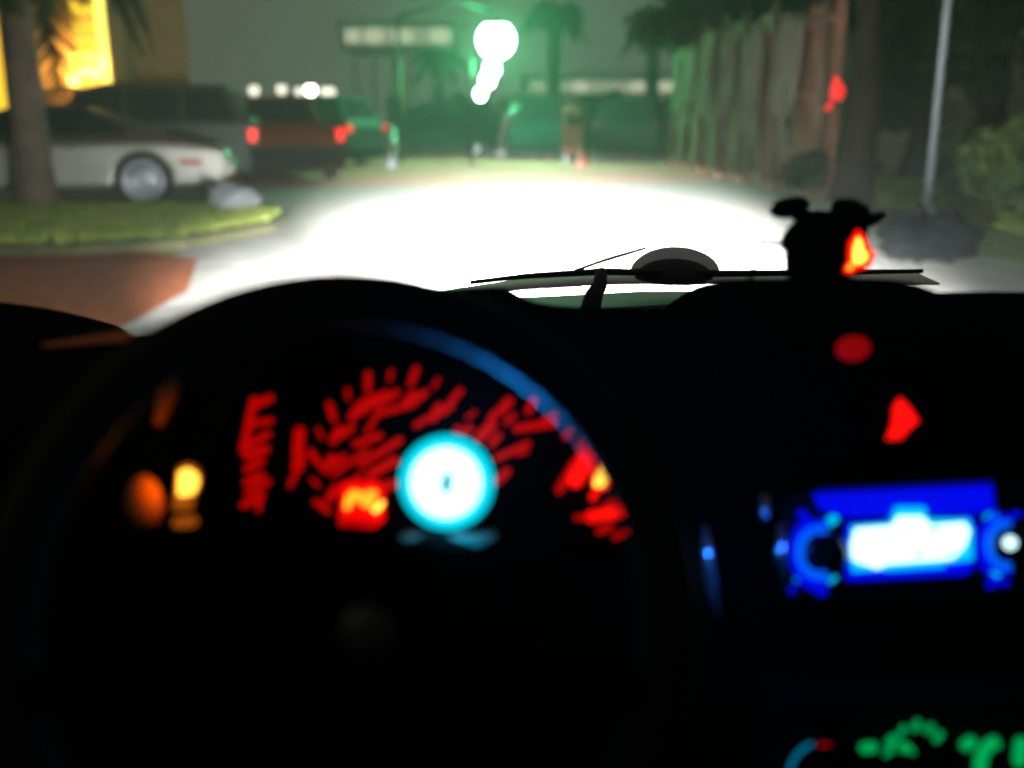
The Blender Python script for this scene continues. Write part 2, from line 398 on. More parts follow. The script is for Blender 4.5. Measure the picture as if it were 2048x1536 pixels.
# ------------------------------------------------------------------ vehicles
def arc(cx, cz, r, n=12):       # wheel arch, from rear (right) to front (left), going over the top
    return [(cx + r * math.cos(a), cz + r * math.sin(a)) for a in [math.pi * k / n for k in range(n + 1)]]
def wheel(t, x, ys, r, sgn, rimm, q=1.0):
    """axle along y; sgn -1: outer face towards -y"""
    w_ = MB(); wd = 0.2; c = Vector((x, ys, r)); ax = (0, sgn, 0)
    w_.lathe(c, ax, [(r * .62, -wd), (r * .93, -wd), (r, -wd * .8), (r, -wd * .15), (r * .95, 0), (r * .80, 0.012), (r * .66, 0.0), (r * .64, -0.03), (0.01, -0.05)], M['rubber'], 32)
    wo = w_.build('wheel', t)
    k = MB(); k.lathe(c, ax, [(a * r * q, h + (.012 if q > 1 else 0)) for a, h in ((.655, -0.03), (.66, 0.008), (.61, 0.020), (.53, 0.004), (.50, -0.02), (.40, -0.022), (.34, 0.006), (.22, 0.016), (.17, -0.004), (.13, 0.024), (0.0, 0.028))], rimm, 32); k.build('rim', wo)
def car(name, base, rotz, L, W, low, cabin, wins, wx, wr, paint, roofm, label, cat, group=None, extras=None, rimm=None, tail=None, wellr=1.16):
    """local: rear at +x, viewer side at -y. low/cabin: side outlines (x,z)"""
    t = thing(name, base, label, cat, group); t['base'] = (0, 0, 0)
    rimm = rimm or M['rim']; zb = 0.24
    out = list(low)                                  # top outline from front bottom over to rear bottom
    bottom = [(L / 2 - 0.12, zb)]
    for cx in sorted(wx, reverse=True): bottom += [(cx + wr * wellr, zb)] + arc(cx, wr, wr * wellr)[1:-1] + [(cx - wr * wellr, zb)]
    bottom += [(-L / 2 + 0.12, zb)]
    b = MB(); b.prism([(x, -W / 2, z) for x, z in out + bottom], (0, W, 0), paint); b.build('body', t, bevel=0.07)
    u = MB(); u.box((0, 0, 0.45), (L * 0.86, W - 0.5, 0.5), M['under']); u.build('underbody', t)
    # greenhouse: tapered prism
    n = len(cabin); top = max(z for _, z in cabin); bot = min(z for _, z in cabin)
    vs = []
    for sy in (-1, 1):
        for x, z in cabin:
            q = (z - bot) / (top - bot); vs.append((x, sy * (W / 2 - 0.06 - 0.2 * q), z))
    g = MB(); g.add(vs, [tuple(range(n)), tuple(range(n, 2 * n))] + [(i, (i + 1) % n, (i + 1) % n + n, i + n) for i in range(n)], roofm)
    g.build('roof', t, bevel=0.05)
    for poly in wins:
        for sy in (-1, 1):
            wv = MB(); vs = []
            for x, z in poly:
                q = (z - bot) / (top - bot); vs.append((x, sy * (W / 2 - 0.06 - 0.2 * q + 0.006), z))
            wv.prism(vs, (0, -sy * 0.02, 0), M['glass']); wv.build('window', t)
    # rear screen
    rw = MB(); (xa, za), (xb, zbb) = cabin[-1], cabin[-2]
    def P(q, sy): 
        x = xa + (xb - xa) * q; z = za + (zbb - za) * q; k = (z - bot) / (top - bot); return Vector((x + 0.012, sy * (W / 2 - 0.18 - 0.2 * k), z + 0.008))
    rw.prism([P(.15, -1), P(.15, 1), P(.85, 1), P(.85, -1)], (-0.02, 0, -0.012), M['glass']); rw.build('rear_window', t)
    for x in wx:
        for sg in (-1, 1): wheel(t, x, sg * (W / 2 - 0.02), wr, sg, rimm, 1.36 if name == 'sedan' and 'bright wheel' in label else 1.0)
    bp = MB(); bp.box((L / 2 + 0.0, 0, 0.5), (0.16, W - 0.06, 0.38 if cat == 'pickup truck' else 0.2), M['under'] if cat in ('pickup truck', 'van') else paint); bp.build('bumper', t, bevel=0.04)
    if tail:
        m, zt, hh, ww = tail
        for sg in (-1, 1):
            k = MB(); k.box((L / 2 - 0.03, sg * (W / 2 - 0.02 - ww / 2), zt), (0.12, ww, hh), m); k.build('tail_light', t, bevel=0.02)
    hl = [MB(), MB()]
    for sg, k in zip((-1, 1), hl): k.box((-L / 2 + 0.06, sg * (W / 2 - 0.25), 0.66), (0.14, 0.34, 0.15), M['chrome']); k.build('headlight', t, bevel=0.02)
    if extras: extras(t)
    t.rotation_euler = (0, 0, rotz); t.location = base
    return t
# silver sedan, rear end to the right, seen from its side
def sedan_extras(t):
    for sg in (-1, 1):
        m = MB(); m.box((1.98, sg * 0.905, 0.60), (0.30, 0.02, 0.08), M['redlens']); m.build('side_marker', t)
        s = MB(); s.box((-0.2, sg * 0.905, 0.50), (2.0, 0.025, 0.05), M['trim']); s.build('side_moulding', t)
        s = MB(); s.box((0.35, sg * 0.92, 0.80), (0.16, 0.03, 0.03), M['chrome']); s.build('door_handle', t)
low = [(-2.45, 0.32), (-2.5, 0.55), (-2.42, 0.72), (-1.3, 0.84), (0.9, 0.87), (1.6, 0.87), (2.3, 0.82), (2.48, 0.76), (2.52, 0.5), (2.44, 0.3)]
cab = [(-1.35, 0.82), (-0.55, 1.34), (0.0, 1.40), (0.55, 1.38), (1.5, 1.06), (2.38, 0.84)]
wins = [[(-1.0, 0.97), (-0.48, 1.31), (-0.1, 1.35), (-0.1, 0.97)], [(-0.02, 0.97), (-0.02, 1.35), (0.5, 1.34), (1.1, 1.08), (1.1, 0.97)]]
rr = 0.34
wc = G(291, 408); th_ = R(13); bx = wc.x - (1.30 * math.cos(th_) + .9 * math.sin(th_)); by = wc.y - (1.30 * math.sin(th_) - .9 * math.cos(th_))
sedan = car('sedan', (bx, by, 0.0), th_, 5.0, 1.82, low, cab, wins, (-1.55, 1.30), rr, M['silver'], M['vinyl'],
            'silver sedan with dark roof and bright wheel cover parked by the grass', 'car', 'parked cars', sedan_extras)
# dark SUV behind it
low2 = [(-2.5, 0.35), (-2.55, 0.7), (-2.4, 1.0), (-1.4, 1.14), (2.35, 1.16), (2.5, 1.1), (2.52, 0.5), (2.45, 0.35)]
cab2 = [(-1.45, 1.1), (-0.75, 1.78), (-0.3, 1.88), (1.9, 1.86), (2.42, 1.14)]
wins2 = [[(-1.15, 1.18), (-0.66, 1.72), (0.0, 1.76), (0.0, 1.18)], [(0.1, 1.18), (0.1, 1.76), (1.05, 1.76), (1.05, 1.18)], [(1.15, 1.18), (1.15, 1.76), (1.8, 1.74), (2.1, 1.22)]]
sp = G(430, 365)
suv = car('parked_suv', (Y(262, 300, 20).x, 20.3, 0), R(6), 5.0, 1.9, low2, cab2, wins2, (-1.55, 1.5), 0.37, M['greyp'], M['vinyl'],
          'large grey SUV with dark roof parked behind the silver sedan', 'SUV', 'parked cars', tail=(M['redlens'], 0.98, 0.22, 0.16))
# orange-brown pickup further along
low3 = [(-2.6, 0.4), (-2.65, 0.8), (-2.5, 1.0), (-1.3, 1.1), (2.6, 1.12), (2.68, 0.9), (2.66, 0.4)]
cab3 = [(-1.4, 1.05), (-0.8, 1.62), (-0.4, 1.68), (0.55, 1.68), (0.75, 1.1)]
wins3 = [[(-1.1, 1.12), (-0.7, 1.56), (0.0, 1.6), (0.0, 1.12)], [(0.08, 1.12), (0.08, 1.6), (0.46, 1.6), (0.58, 1.12)]]
pick = car('pickup_truck', (Y(552, 300, 22.4).x, 22.4, 0), R(-68), 5.3, 1.9, low3, cab3, wins3, (-1.7, 1.65), 0.38, M['orangep'], M['orangep'],
           'rust orange pickup truck with lit red tail lamps behind the SUV', 'pickup truck', 'parked cars', tail=(M['tail'], 0.92, 0.26, 0.17))
far1 = car('hatchback', (Y(628, 280, 30).x, 29.0, 0), R(-30), 4.4, 1.8, [(x * .86, z) for x, z in low2], [(x * .86, z) for x, z in cab2], [[(x * .86, z) for x, z in p] for p in wins2],
           (-1.3, 1.3), 0.33, M['darkp'], M['darkp'], 'dark hatchback with glowing red tail lamps beyond the orange pickup', 'car', 'parked cars', tail=(M['tail'], 1.0, 0.2, 0.16))
far2 = car('van', (Y(1050, 280, 33).x, 34.0, 0), R(-80), 4.8, 1.95, [(x, z) for x, z in low2], [(-1.9, 1.1), (-1.1, 1.9), (-0.6, 2.02), (2.1, 2.0), (2.42, 1.14)],
           [[(-1.5, 1.2), (-1.0, 1.85), (0.0, 1.88), (0.0, 1.2)], [(0.1, 1.2), (0.1, 1.88), (1.9, 1.86), (2.1, 1.2)]], (-1.5, 1.5), 0.35, M['bluep'], M['darkp'],
           'dark blue van standing under the green street light', 'van', 'parked cars', tail=(M['redlens'], 1.0, 0.2, 0.16))
far3 = car('van', (Y(1270, 280, 31).x, 33.0, 0), R(-97), 4.9, 1.95, [(x, z) for x, z in low2], cab2, wins2, (-1.5, 1.5), 0.36, M['darkp'], M['darkp'],
           'black van parked next to the brown fence end', 'van', 'parked cars', tail=(M['redlens'], 1.05, 0.22, 0.16))
far4 = car('sedan', (Y(880, 280, 36).x - 0.2, 37.5, 0), R(8), 4.6, 1.8, [(x * .92, z) for x, z in low], [(x * .92, z) for x, z in cab], [[(x * .92, z) for x, z in p] for p in wins],
           (-1.35, 1.3), 0.32, M['bluep'], M['darkp'], 'dark sedan half hidden in front of the green lit hedge', 'car', 'parked cars', tail=(M['redlens'], 0.75, 0.14, 0.2))

# ------------------------------------------------------------------ street furniture
def green_lamp():
    p = Y(992, 80, 30.0); r = 0.52
    t = thing('street_light', (p.x - 2.8, 30.0, 0), 'dazzling green-white street light glowing in the haze above the road end', 'street light')
    m = MB(); m.tube([(p.x - 2.8, 30, 0), (p.x - 2.8, 30, p.z + 0.6)], [0.07, 0.05], M['polegrey'], 10); m.tube([(p.x - 2.8, 30, p.z + 0.6), (p.x - 1.2, 30, p.z + 1.1), (p.x, 30, p.z + 0.7)], 0.045, M['polegrey'], 8); m.build('pole', t)
    h = MB(); h.lathe((p.x, 30, p.z + r * .75), (0, 0, 1), [(r * .8, 0), (r * .6, 0.1), (0.08, 0.18)], M['polegrey'], 20); h.build('lamp_housing', t)
    g = MB(); g.ball(p, r, M['greenlamp'], 24, 16); g.build('globe', t)
    lamp('street_light_glow', 'POINT', (p.x, 30 - r - 0.1, p.z - 0.1), 3600, (0.09, 1.0, 0.34), shadow_soft_size=0.25)
    # street light's blur trail, made up as a pole with glowing green lenses
    q = Y(972, 155, 29.0)
    t2 = thing('streak_lights', (q.x - 0.4, 29.0, 0), 'added green lights tracing the blur trail below the big green street light', 'light trail')
    a = MB(); a.tube([(q.x - 0.42, 29, 0), (q.x - 0.42, 29, q.z + 0.5)], 0.06, M['polegrey'], 8); a.tube([(q.x - .42, 29, q.z + .45), (q.x, 29, q.z + .5)], 0.03, M['polegrey'], 6); a.build('pole', t2)
    b = MB(); b.box((q.x - 0.02, 29.12, q.z - 0.18), (0.42, 0.2, 1.25), M['under'], Matrix.Rotation(R(12), 3, 'Y')); b.build('housing', t2, bevel=0.03)
    for (px, py, rad) in ((984, 138, .21), (975, 160, .20), (961, 188, .15)):
        l = MB(); l.ball(Y(px, py, 28.95), (rad, 0.12, rad * 1.15), M['greenlamp']); l.build('lens', t2)
green_lamp()
def street_lamp_small(px, py, y, r, label, hot=None):
    p = Y(px, py, y); t = thing('street_lamp', (p.x, y + 0.5, 0), label, 'street lamp', 'distant white lamps behind the parked cars')
    m = MB(); m.tube([(p.x, y + 0.5, 0), (p.x, y + 0.5, p.z + 0.3), (p.x, y, p.z + 0.35)], [0.07, 0.05, 0.04], M['polegrey'], 8); m.build('pole', t)
    h = MB(); h.lathe((p.x, y, p.z + r * .7), (0, 0, 1), [(r * 1.3, 0), (0.05, 0.18)], M['polegrey'], 12); h.build('lamp_shade', t)
    g = MB(); g.ball(p, (r, r, r * 1.1), hot or M['whitelamp'], 12, 8); g.build('bulb', t)
hotw = glow('hot_white_light', (1, 0.97, 0.85), 14)
street_lamp_small(508, 180, 52, .27, 'dim white lamp farthest left over the SUV tail')
street_lamp_small(563, 178, 54, .27, 'dim white lamp second from the left above the orange pickup')
street_lamp_small(598, 182, 56, .24, 'faintest white lamp close beside the brightest one')
street_lamp_small(621, 180, 50, .26, 'brightest white lamp above the orange pickup', hotw)
street_lamp_small(656, 186, 50, .36, 'wide white lamp farthest right above the dark hatchback')

p = Y(1884, 0, 10.8); b0 = G(1850, 448)
def pale_pole():
    t = thing('lamp_post', (b0.x, b0.y, 0.1), 'slender pale blue-white post standing in the grass on the right', 'post')
    m = MB(); m.tube([(b0.x, b0.y, 0), (b0.x, b0.y, 5.5)], [0.042, 0.026], M['pole'], 14); m.build('pole', t)
    c = MB(); c.lathe((b0.x, b0.y, 0.1), (0, 0, 1), [(0.12, 0), (0.12, 0.05), (0.07, 0.1)], M['pole'], 16); c.build('base_collar', t)
pale_pole()
# windscreen reflection of a red LED, built as glowing shapes at the trunk
q = Y(1672, 178, 13.2)
rl = thing('led_reflection', (q.x, q.y, q.z), 'red reflection of a dash LED, built as a glowing shape before the dark tree trunk', 'red light')
m_ = MB(); m_.prism([Y(1672, 148, 13.2), Y(1692, 180, 13.2), Y(1684, 200, 13.2), Y(1662, 200, 13.2), Y(1664, 172, 13.2)], (0, 0.05, 0), M['redhi']); m_.build('lens', rl, bevel=0.012)
m_ = MB(); m_.prism([Y(1662, 203, 13.2), Y(1668, 208, 13.2), Y(1657, 222, 13.2), Y(1650, 218, 13.2)], (0, 0.05, 0), M['redhi']); m_.build('lens', rl)
m_ = MB(); m_.box((q.x, q.y + 0.09, q.z - 0.05), (0.14, 0.06, 0.36), M['under']); m_.build('housing', rl, bevel=0.01)

# box and paper on the verge
q = G(458, 424, 0.1)
t = thing('box', (q.x, q.y, 0.1), 'white lumpy plastic sack lying on the grass behind the silver car', 'sack')
b = MB(); b.ball((q.x, q.y + 0.25, 0.1 + 0.15), (0.30, 0.24, 0.17), M['plastic'], 20, 12, jit=0.35, seed=3); b.build('sack_body', t)
b = MB(); b.tube([(q.x - 0.22, q.y + 0.2, 0.32), (q.x - 0.26, q.y + 0.18, 0.40), (q.x - 0.2, q.y + 0.2, 0.44)], [0.05, 0.03, 0.06], M['polegrey'], 8); b.build('knot', t)
t.name = 'plastic_sack'
q = G(320, 452, 0.1); b = MB()
b.sheet([[Vector((q.x - .17 + .34 * i / 5, q.y + (0.05 * j) - .05 + 0.1 * i / 5, 0.16 + 0.02 * math.sin(i * 1.3 + j))) for i in range(6)] for j in range(3)], M['paper'])
tag(b.build('paper_scrap', origin=(q.x, q.y, 0.1)), 'small white paper scrap lying on the lawn below the wheel', 'litter')
# black heaps on the right
for k, (px, py, s, lab) in enumerate([(1832, 505, .25, 'black refuse sack nearest the pale post base'), (1897, 512, .25, 'black refuse sack beside the bright bush on the right')]):
    q = G(px, py + 8, 0.1); t = thing('refuse_sack', (q.x, q.y, 0.1), lab, 'sack', 'black refuse sacks at the kerb')
    b = MB(); b.ball((q.x, q.y + .1, 0.1 + s * .62), (s * 1.05, s * .9, s * .75), M['sack'], 20, 12, jit=0.5, seed=k + 5); b.build('sack_body', t)
    b = MB(); b.tube([(q.x, q.y + .1, 0.1 + s * 1.2), (q.x + .02, q.y + .1, 0.1 + s * 1.45), (q.x + .05, q.y + .1, 0.1 + s * 1.6)], [0.05, 0.025, 0.06], M['sack'], 8); b.build('knot', t)

# middle distance
def sign(px, py, y, rx, rz, m, base_px, label, cat):
    p = Y(px, py, y); t = thing('road_sign', (p.x, y, 0), label, cat)
    a = MB(); a.tube([(p.x, y + 0.05, 0), (p.x, y + 0.05, p.z + rz)], 0.045, M['polegrey'], 8); a.build('post', t)
    b = MB(); b.prism([(p.x + rx * math.cos(a2), y, p.z + rz * math.sin(a2)) for a2 in [k * math.pi / 8 for k in range(16)]], (0, 0.03, 0), m); b.build('sign_plate', t)
sign(805, 182, 34, 0.24, 0.62, M['signbrown'], 0, 'narrow brown oval sign on a post above the hatchback', 'sign')
p = Y(1146, 245, 30)
t = thing('post_box', (p.x, 30, 0), 'dull red upright box with a rounded top standing between the vans', 'post box')
b = MB(); b.box((p.x, 30, 0.85), (0.62, 0.5, 1.1), M['signred']); b.tube([(p.x, 29.75, 1.38), (p.x, 30.25, 1.38)], 0.31, M['signred'], 20); b.build('box_body', t, bevel=0.02)
b = MB(); b.box((p.x, 29.73, 1.3), (0.4, 0.03, 0.07), M['under']); b.build('slot', t)
for dx in (-.2, .2):
    b = MB(); b.box((p.x + dx, 30, 0.16), (0.08, 0.3, 0.34), M['polegrey']); b.build('leg', t)
q = Y(1162, 300, 28); b = MB(); b.lathe((q.x, 28, 0.0), (0, 0, 1), [(0.2, 0), (0.2, 0.04), (0.12, 0.05), (0.03, 0.6), (0.001, 0.62)], M['signred'], 16)
tag(b.build('traffic_cone', origin=(q.x, 28, 0)), 'small red cone in front of the dull red box', 'traffic cone')
# highlight on a vehicle, modelled as a pale curved bar
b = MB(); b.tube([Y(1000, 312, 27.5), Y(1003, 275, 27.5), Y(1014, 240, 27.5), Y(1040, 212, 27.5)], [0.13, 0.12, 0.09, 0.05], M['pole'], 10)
tag(b.build('car_highlight', origin=Y(1000, 312, 27.5)), 'pale curved bar standing for a highlight on a vehicle before the van', 'post')
b = MB(); q = G(782, 300); q = Vector((Y(782, 290, 27).x, 27, 0)); b.tube([q, q + Vector((0, 0, 0.95))], [0.15, 0.13], M['pole'], 12); b.ball(q + Vector((0, 0, 0.95)), 0.135, M['pole'])
tag(b.build('bollard', origin=q), 'short pale bollard at the side street corner', 'bollard')

# hedge under the lamp
def hedge(x0, x1, y, h, dpt, label, m):
    t = thing('hedge', ((x0 + x1) / 2, y, 0), label, 'hedge'); b = MB(); r = random.Random(5); vs = []; fs = []
    for _ in range(7000):
        x = r.uniform(x0, x1); z = h * (r.random() ** 0.6) * (1 + 0.10 * math.sin(x * 2.1) + 0.06 * math.sin(x * 5)); yy = y + r.uniform(-dpt, dpt)
        u = Vector((r.gauss(0, 1), r.gauss(0, 1), r.gauss(0, 1))).normalized(); v = u.orthogonal().normalized(); s = r.uniform(.06, .14); p = Vector((x, yy, z))
        k = len(vs); vs += [p - u * s, p + v * s * .5, p + u * s, p - v * s * .5]; fs.append((k, k + 1, k + 2, k + 3))
    b.add(vs, fs, m); b.build('foliage', t)
    s = MB()
    for k in range(12): x = x0 + (x1 - x0) * (k + .5) / 12; s.tube([(x, y, 0), (x + .05, y, h * .8)], [0.05, 0.02], M['barkd'], 6)
    s.build('stem', t)
hedge(Y(775, 200, 42).x, Y(1010, 200, 42).x, 42, 2.0, .6, 'clipped hedge with its top lit bright green by the street light', mat('hedge_leaf', (0.022, 0.035, 0.018), 0.7, spec=.1, color2=(0.05, 0.07, 0.03), scale=2))
hedge(Y(1080, 200, 41).x, Y(1400, 200, 41).x, 41, 2.1, .6, 'dark hedge behind the vans on the right of the road end', M['leaf'])

# far buildings with ribbon windows
def far_block(px0, px1, py_top, py0, py1, y, label, rows, m, seed, raised=False):
    x0, x1 = Y(px0, 100, y).x, Y(px1, 100, y).x; zt = Y(0, py_top, y).z; z0, z1 = Y(0, py1, y).z, Y(0, py0, y).z; r = random.Random(seed)
    t = thing('far_building', ((x0 + x1) / 2, y + 5, 0), label, 'building')
    zb = Y(0, py1 + 10, y).z if raised else 0
    b = MB(); b.box(((x0 + x1) / 2, y + 5, (zt + zb) / 2), (x1 - x0, 10, zt - zb), M['farwall']); b.build('wall', t)
    for k in range(6 if raised else 0):
        b = MB(); b.box((x0 + (x1 - x0) * (k + .5) / 6, y + 4, zb / 2), (.3, .3, zb), M['farwall']); b.build('column', t)
    b = MB(); b.box(((x0 + x1) / 2, y + 5, zt + 0.15), (x1 - x0 + .6, 10.6, 0.3), M['farwall']); b.build('roof', t)
    return t, x0, x1, z0, z1, r
t, x0, x1, z0, z1, r = far_block(676, 912, 46, 56, 88, 88, 'distant grey building with a bright row of cream windows, left of the green light', 1, M['ribbon'], 3, True)
n = 22; wv = (Y(900, 70, 88).x - Y(690, 70, 88).x) / n; xs = Y(690, 70, 88).x
for k in range(n):
    b = MB(); b.box((xs + (k + .5) * wv, 87.97, (z0 + z1) / 2), (wv * .86, 0.1, (z1 - z0) * r.uniform(.8, 1)), M['ribbon'] if r.random() < .7 else M['ribbond']); b.build('window', t)
t, x0, x1, z0, z1, r = far_block(1040, 1420, 150, 163, 184, 80, 'distant low building with a dim row of cream windows, right of the green light', 1, M['ribbon'], 4)
n = 20; xs = Y(1062, 70, 80).x; wv = (Y(1350, 70, 80).x - xs) / n
for k in range(n):
    b = MB(); b.box((xs + (k + .5) * wv, 79.97, (z0 + z1) / 2), (wv * .86, 0.1, (z1 - z0)), M['ribbond'] if (k < 14 and r.random() < .8) else M['ribbon']); b.build('window', t)

# ------------------------------------------------------------------ trees
tb = G(62, 412, 0.1)
palm('palm_tree', (tb.x + .05, tb.y + 0.1, 0.1), 3.75, 0.19, 'stout brown palm trunk standing on the grass in front of the silver car', nf=22, fl=2.3, seed=4, droop=1.15, gap=(0.35, 1.35))
palm('palm_tree', (Y(1107, 300, 38).x, 38, 0), Y(1107, 20, 38).z, 0.24, 'tall dark palm with a drooping crown right of the green light', nf=18, fl=1.7, seed=8, barkm=M['barkd'])
palm('palm_tree', (Y(880, 300, 46).x, 46, 0), Y(880, 108, 46).z, 0.17, 'small palm left of the green light, crown lit green', nf=14, fl=1.6, seed=9, barkm=M['barkd'])
palm('palm_tree', (Y(1300, 300, 36).x, 36, 0), Y(1300, 50, 36).z, 0.22, 'dark slim palm near the fence with a ragged crown', nf=14, fl=1.5, seed=12, barkm=M['barkd'])

def at(px, py, y): return Y(px, py, y)
# big tree whose crown roofs over the fence
b1 = Vector((Y(1505, 300, 25).x, 25.0, 0))
tree('broad_tree', b1, 5.0, 0.2, [(0, 0, 4.3, 2.2, 2, 1.3), (-1.7, 0, 3.8, 1.5, 1.6, .9), (.3, -.9, 3.6, 1.2, .9, .6), (1.6, -1, 4.2, 2.0, 2, 1.2), (1.6, -6, 4.0, 1.6, 2, 1.0), (-0.4, -3, 4.2, 1.8, 2, 1.0), (-0.8, -1.5, 5.6, 2.4, 2, 1.4)], 'broad dark tree spreading its crown over the tattered fence', M['leaf'], M['bark'], 15000)
b2 = Vector((Y(1705, 410, 13.6).x, 13.7, 0.1))
tree('dark_tree', b2, 4.6, 0.17, [(0, 0, 4.6, 1.8, 1.6, .9), (-1.2, .5, 4.3, 1.3, 1.3, .6), (0.5, 0.6, 5.2, 2.0, 1.6, 1.0), (-1.9, 1.5, 3.9, 1.3, 1.2, .7), (-.6, .4, 3.5, 1.0, 1.0, .5), (1.9, .8, 3.7, 1.2, 1.2, .8)], 'thick dark trunk standing at the near end of the fence', M['leaf'], M['barkd'], 13000)
b3 = Vector((Y(1960, 300, 16.5).x, 16.5, 0))
tree('dark_tree', b3, 4.6, 0.2, [(-0.6, 0, 3.6, 1.1, 1.2, 1.2), (0.9, 0, 3.2, 1.2, 1.2, 1.5), (0.3, -1.0, 5.0, 1.8, 1.5, 1.2), (-0.4, 0, 2.2, .9, .9, .7), (1.4, 0, 1.9, .9, .9, .9), (2.2, 0, 3.6, 1.2, 1.2, 1.5), (-1.0, -.5, 4.4, 1.0, 1.2, .8)], 'dark leafy tree behind the pale post', M['leaf'], M['barkd'], 16000)
b4 = Vector((Y(1850, 300, 19.0).x, 19.5, 0))
tree('dark_tree', b4, 4.8, 0.18, [(0, 0, 3.0, 1.0, 1.2, 1.1), (0.4, 0, 4.6, 1.3, 1.2, 1.1), (-.3, 0, 1.5, .9, .9, .9)], 'dark slender tree between the olive wall and the pale post', M['leaf'], M['barkd'], 6000)
hb = MB()
bush('shrub', (Y(2010, 440, 10.5).x + .25, 10.4, 0.1), (0.95, 0.8, 0.62), 2600, 'bright green leafy shrub at the right beyond the black sacks', M['leafb'], seed=7, size=0.12)
bush('shrub', (Y(2010, 300, 13).x, 13.2, 0.1), (1.0, 0.8, 0.55), 4200, 'low dark shrub under the trees behind the pale post', M['leaf'], seed=11)
bush('shrub', (Y(1790, 300, 12.5).x, 14.8, 0.1), (0.7, 0.6, 0.35), 3000, 'low dim shrub just right of the thick trunk', M['leaf'], seed=13)
lf = Y(1893, 50, 10.3); 
# olive wall behind
t = thing('house', (Y(1850, 100, 27).x + 2, 31, 0), 'plain olive house wall showing between the dark trees', 'building')
b = MB(); x0, x1 = Y(1655, 100, 27).x, Y(2300, 100, 27).x; b.box(((x0 + x1) / 2, 31, 3), (x1 - x0, 8, 6.0), M['stuccog']); b.build('wall', t)
b = MB(); b.box(((x0 + x1) / 2, 31, 6.15), (x1 - x0 + .8, 8.8, .3), M['farwall']); b.build('roof', t)
b = MB(); wx_ = Y(1965, 175, 26.9).x; b.box((wx_, 26.97, Y(0, 178, 27).z), (0.55, 0.06, 1.0), M['cloth']); wo = b.build('window', t)
b = MB(); b.box((wx_, 26.93, Y(0, 178, 27).z), (0.06, 0.06, 1.1), M['wood']); b.build('frame', wo)

# ------------------------------------------------------------------ tattered fence
def fence():
    a, c = Vector((Y(1352, 330, 26.5).x, 26.5, 0)), Vector((Y(1655, 400, 14.6).x, 14.6, 0.08))
    t = thing('fence', (a + c) / 2, 'tall brown post fence hung with torn pale green cloth along the road', 'fence')
    d = (c - a); L = d.length; u = d.normalized(); nrm = Vector((-u.y, u.x, 0)); r = random.Random(17)
    if nrm.x > 0: nrm = -nrm
    H0, H1 = 3.4, 2.75
    b = MB()                                                  # backing boards, gaps between
    x = 0.0
    while x < L:
        w_ = r.uniform(.14, .2); H = (H0 + (H1 - H0) * x / L) * r.uniform(.93, 1.0); p = a + u * (x + w_ / 2)
        b.box(p + Vector((0, 0, H / 2)), (w_, 0.03, H), M['wood'], Matrix.Rotation(math.atan2(u.y, u.x), 3, 'Z')); x += w_ + r.uniform(.01, .03)
    b.build('boards', t)
    for zq in (.35, 1.5, 2.5):
        b = MB(); b.tube([a + nrm * .06 + Vector((0, 0, zq)), c + nrm * .06 + Vector((0, 0, zq))], 0.04, M['wood'], 6); b.build('rail', t)
    k = 0
    for q in (0.0, .14, .29, .45, .6, .78, .97):
        b = MB(); p = a + u * L * q + nrm * .12; H = H0 + (H1 - H0) * q + r.uniform(.0, .35); b.tube([p, p + Vector((r.uniform(-.1, .1), 0, H))], [0.10, 0.07], M['bark'], 8); b.build('post', t)
    sheets = [(.05, .13, .25, 1.0), (.16, .28, .30, .95), (.31, .44, .1, 1.02), (.47, .58, .22, .95), (.62, .76, .05, .98), (.8, .95, .12, 1.0)]
    for (q0, q1, zb_, zt_) in sheets:
        q1 -= (q1 - q0) * .28
        b = MB(); rows = []; H = H0 + (H1 - H0) * q0; nn = 14; sl = r.uniform(-.35, .35); torn = r.uniform(.3, .8)
        for i in range(10):
            v = i / 9; row = []
            for j in range(nn):
                s = j / (nn - 1); lo = zb_ + torn * (.5 + .5 * math.sin(s * 7 + q0 * 40)) * .55
                z = H * (lo + (zt_ * (.93 + .05 * math.sin(s * 9 + q0 * 13)) - lo) * v)
                row.append(a + u * L * (q0 + (q1 - q0) * s * (1 - .25 * (1 - v)) + .012 * sl * (1 - v)) + nrm * (.2 + .05 * math.sin(s * 22 + v * 3)) + Vector((0, 0, z)))
            rows.append(row)
        b.sheet(rows, M['cloth']); o = b.build('cloth_sheet', t); sm = o.modifiers.new('thick', 'SOLIDIFY'); sm.thickness = 0.006
fence()

# ================================================================== INSIDE THE CAR
CI = thing('car_interior', (CARX, 0.6, 0.3), 'dark car interior with red gauges and blue radio glowing in the dash', 'car interior')
def frame_box(mb, px0, py0, px1, py1, d, th, m):          # slab facing the camera side, th metres deep behind its face
    o = [I(px0, py1, d), I(px1, py1, d), I(px1, py0, d), I(px0, py0, d)]
    mb.prism(o, FW * th, m)
def poly(mb, pts, d, th, m): mb.prism([I(x, y, d) for x, y in pts], FW * th, m)
def cap(mb, x, y, ln, wd, ang, d, m, th=0.0015):
    if m is M['redm']: wd *= .72; ln *= 1.05          # rounded little bar, ang in degrees in the picture plane
    a = R(ang); n = 6; o = []
    ca, sa = math.cos(a), -math.sin(a)
    for k in range(n + 1):
        q = -math.pi / 2 + math.pi * k / n; lx, ly = ln / 2 - wd / 2 + wd / 2 * math.cos(q), wd / 2 * math.sin(q); o.append((lx, ly))
    for k in range(n + 1):
        q = math.pi / 2 + math.pi * k / n; lx, ly = -ln / 2 + wd / 2 + wd / 2 * math.cos(q), wd / 2 * math.sin(q); o.append((lx, ly))
    poly(mb, [(x + lx * ca - ly * -sa * -1 * -1 if False else x + lx * ca + ly * sa, y + lx * sa - ly * ca * 1) for lx, ly in o], d, th, m)
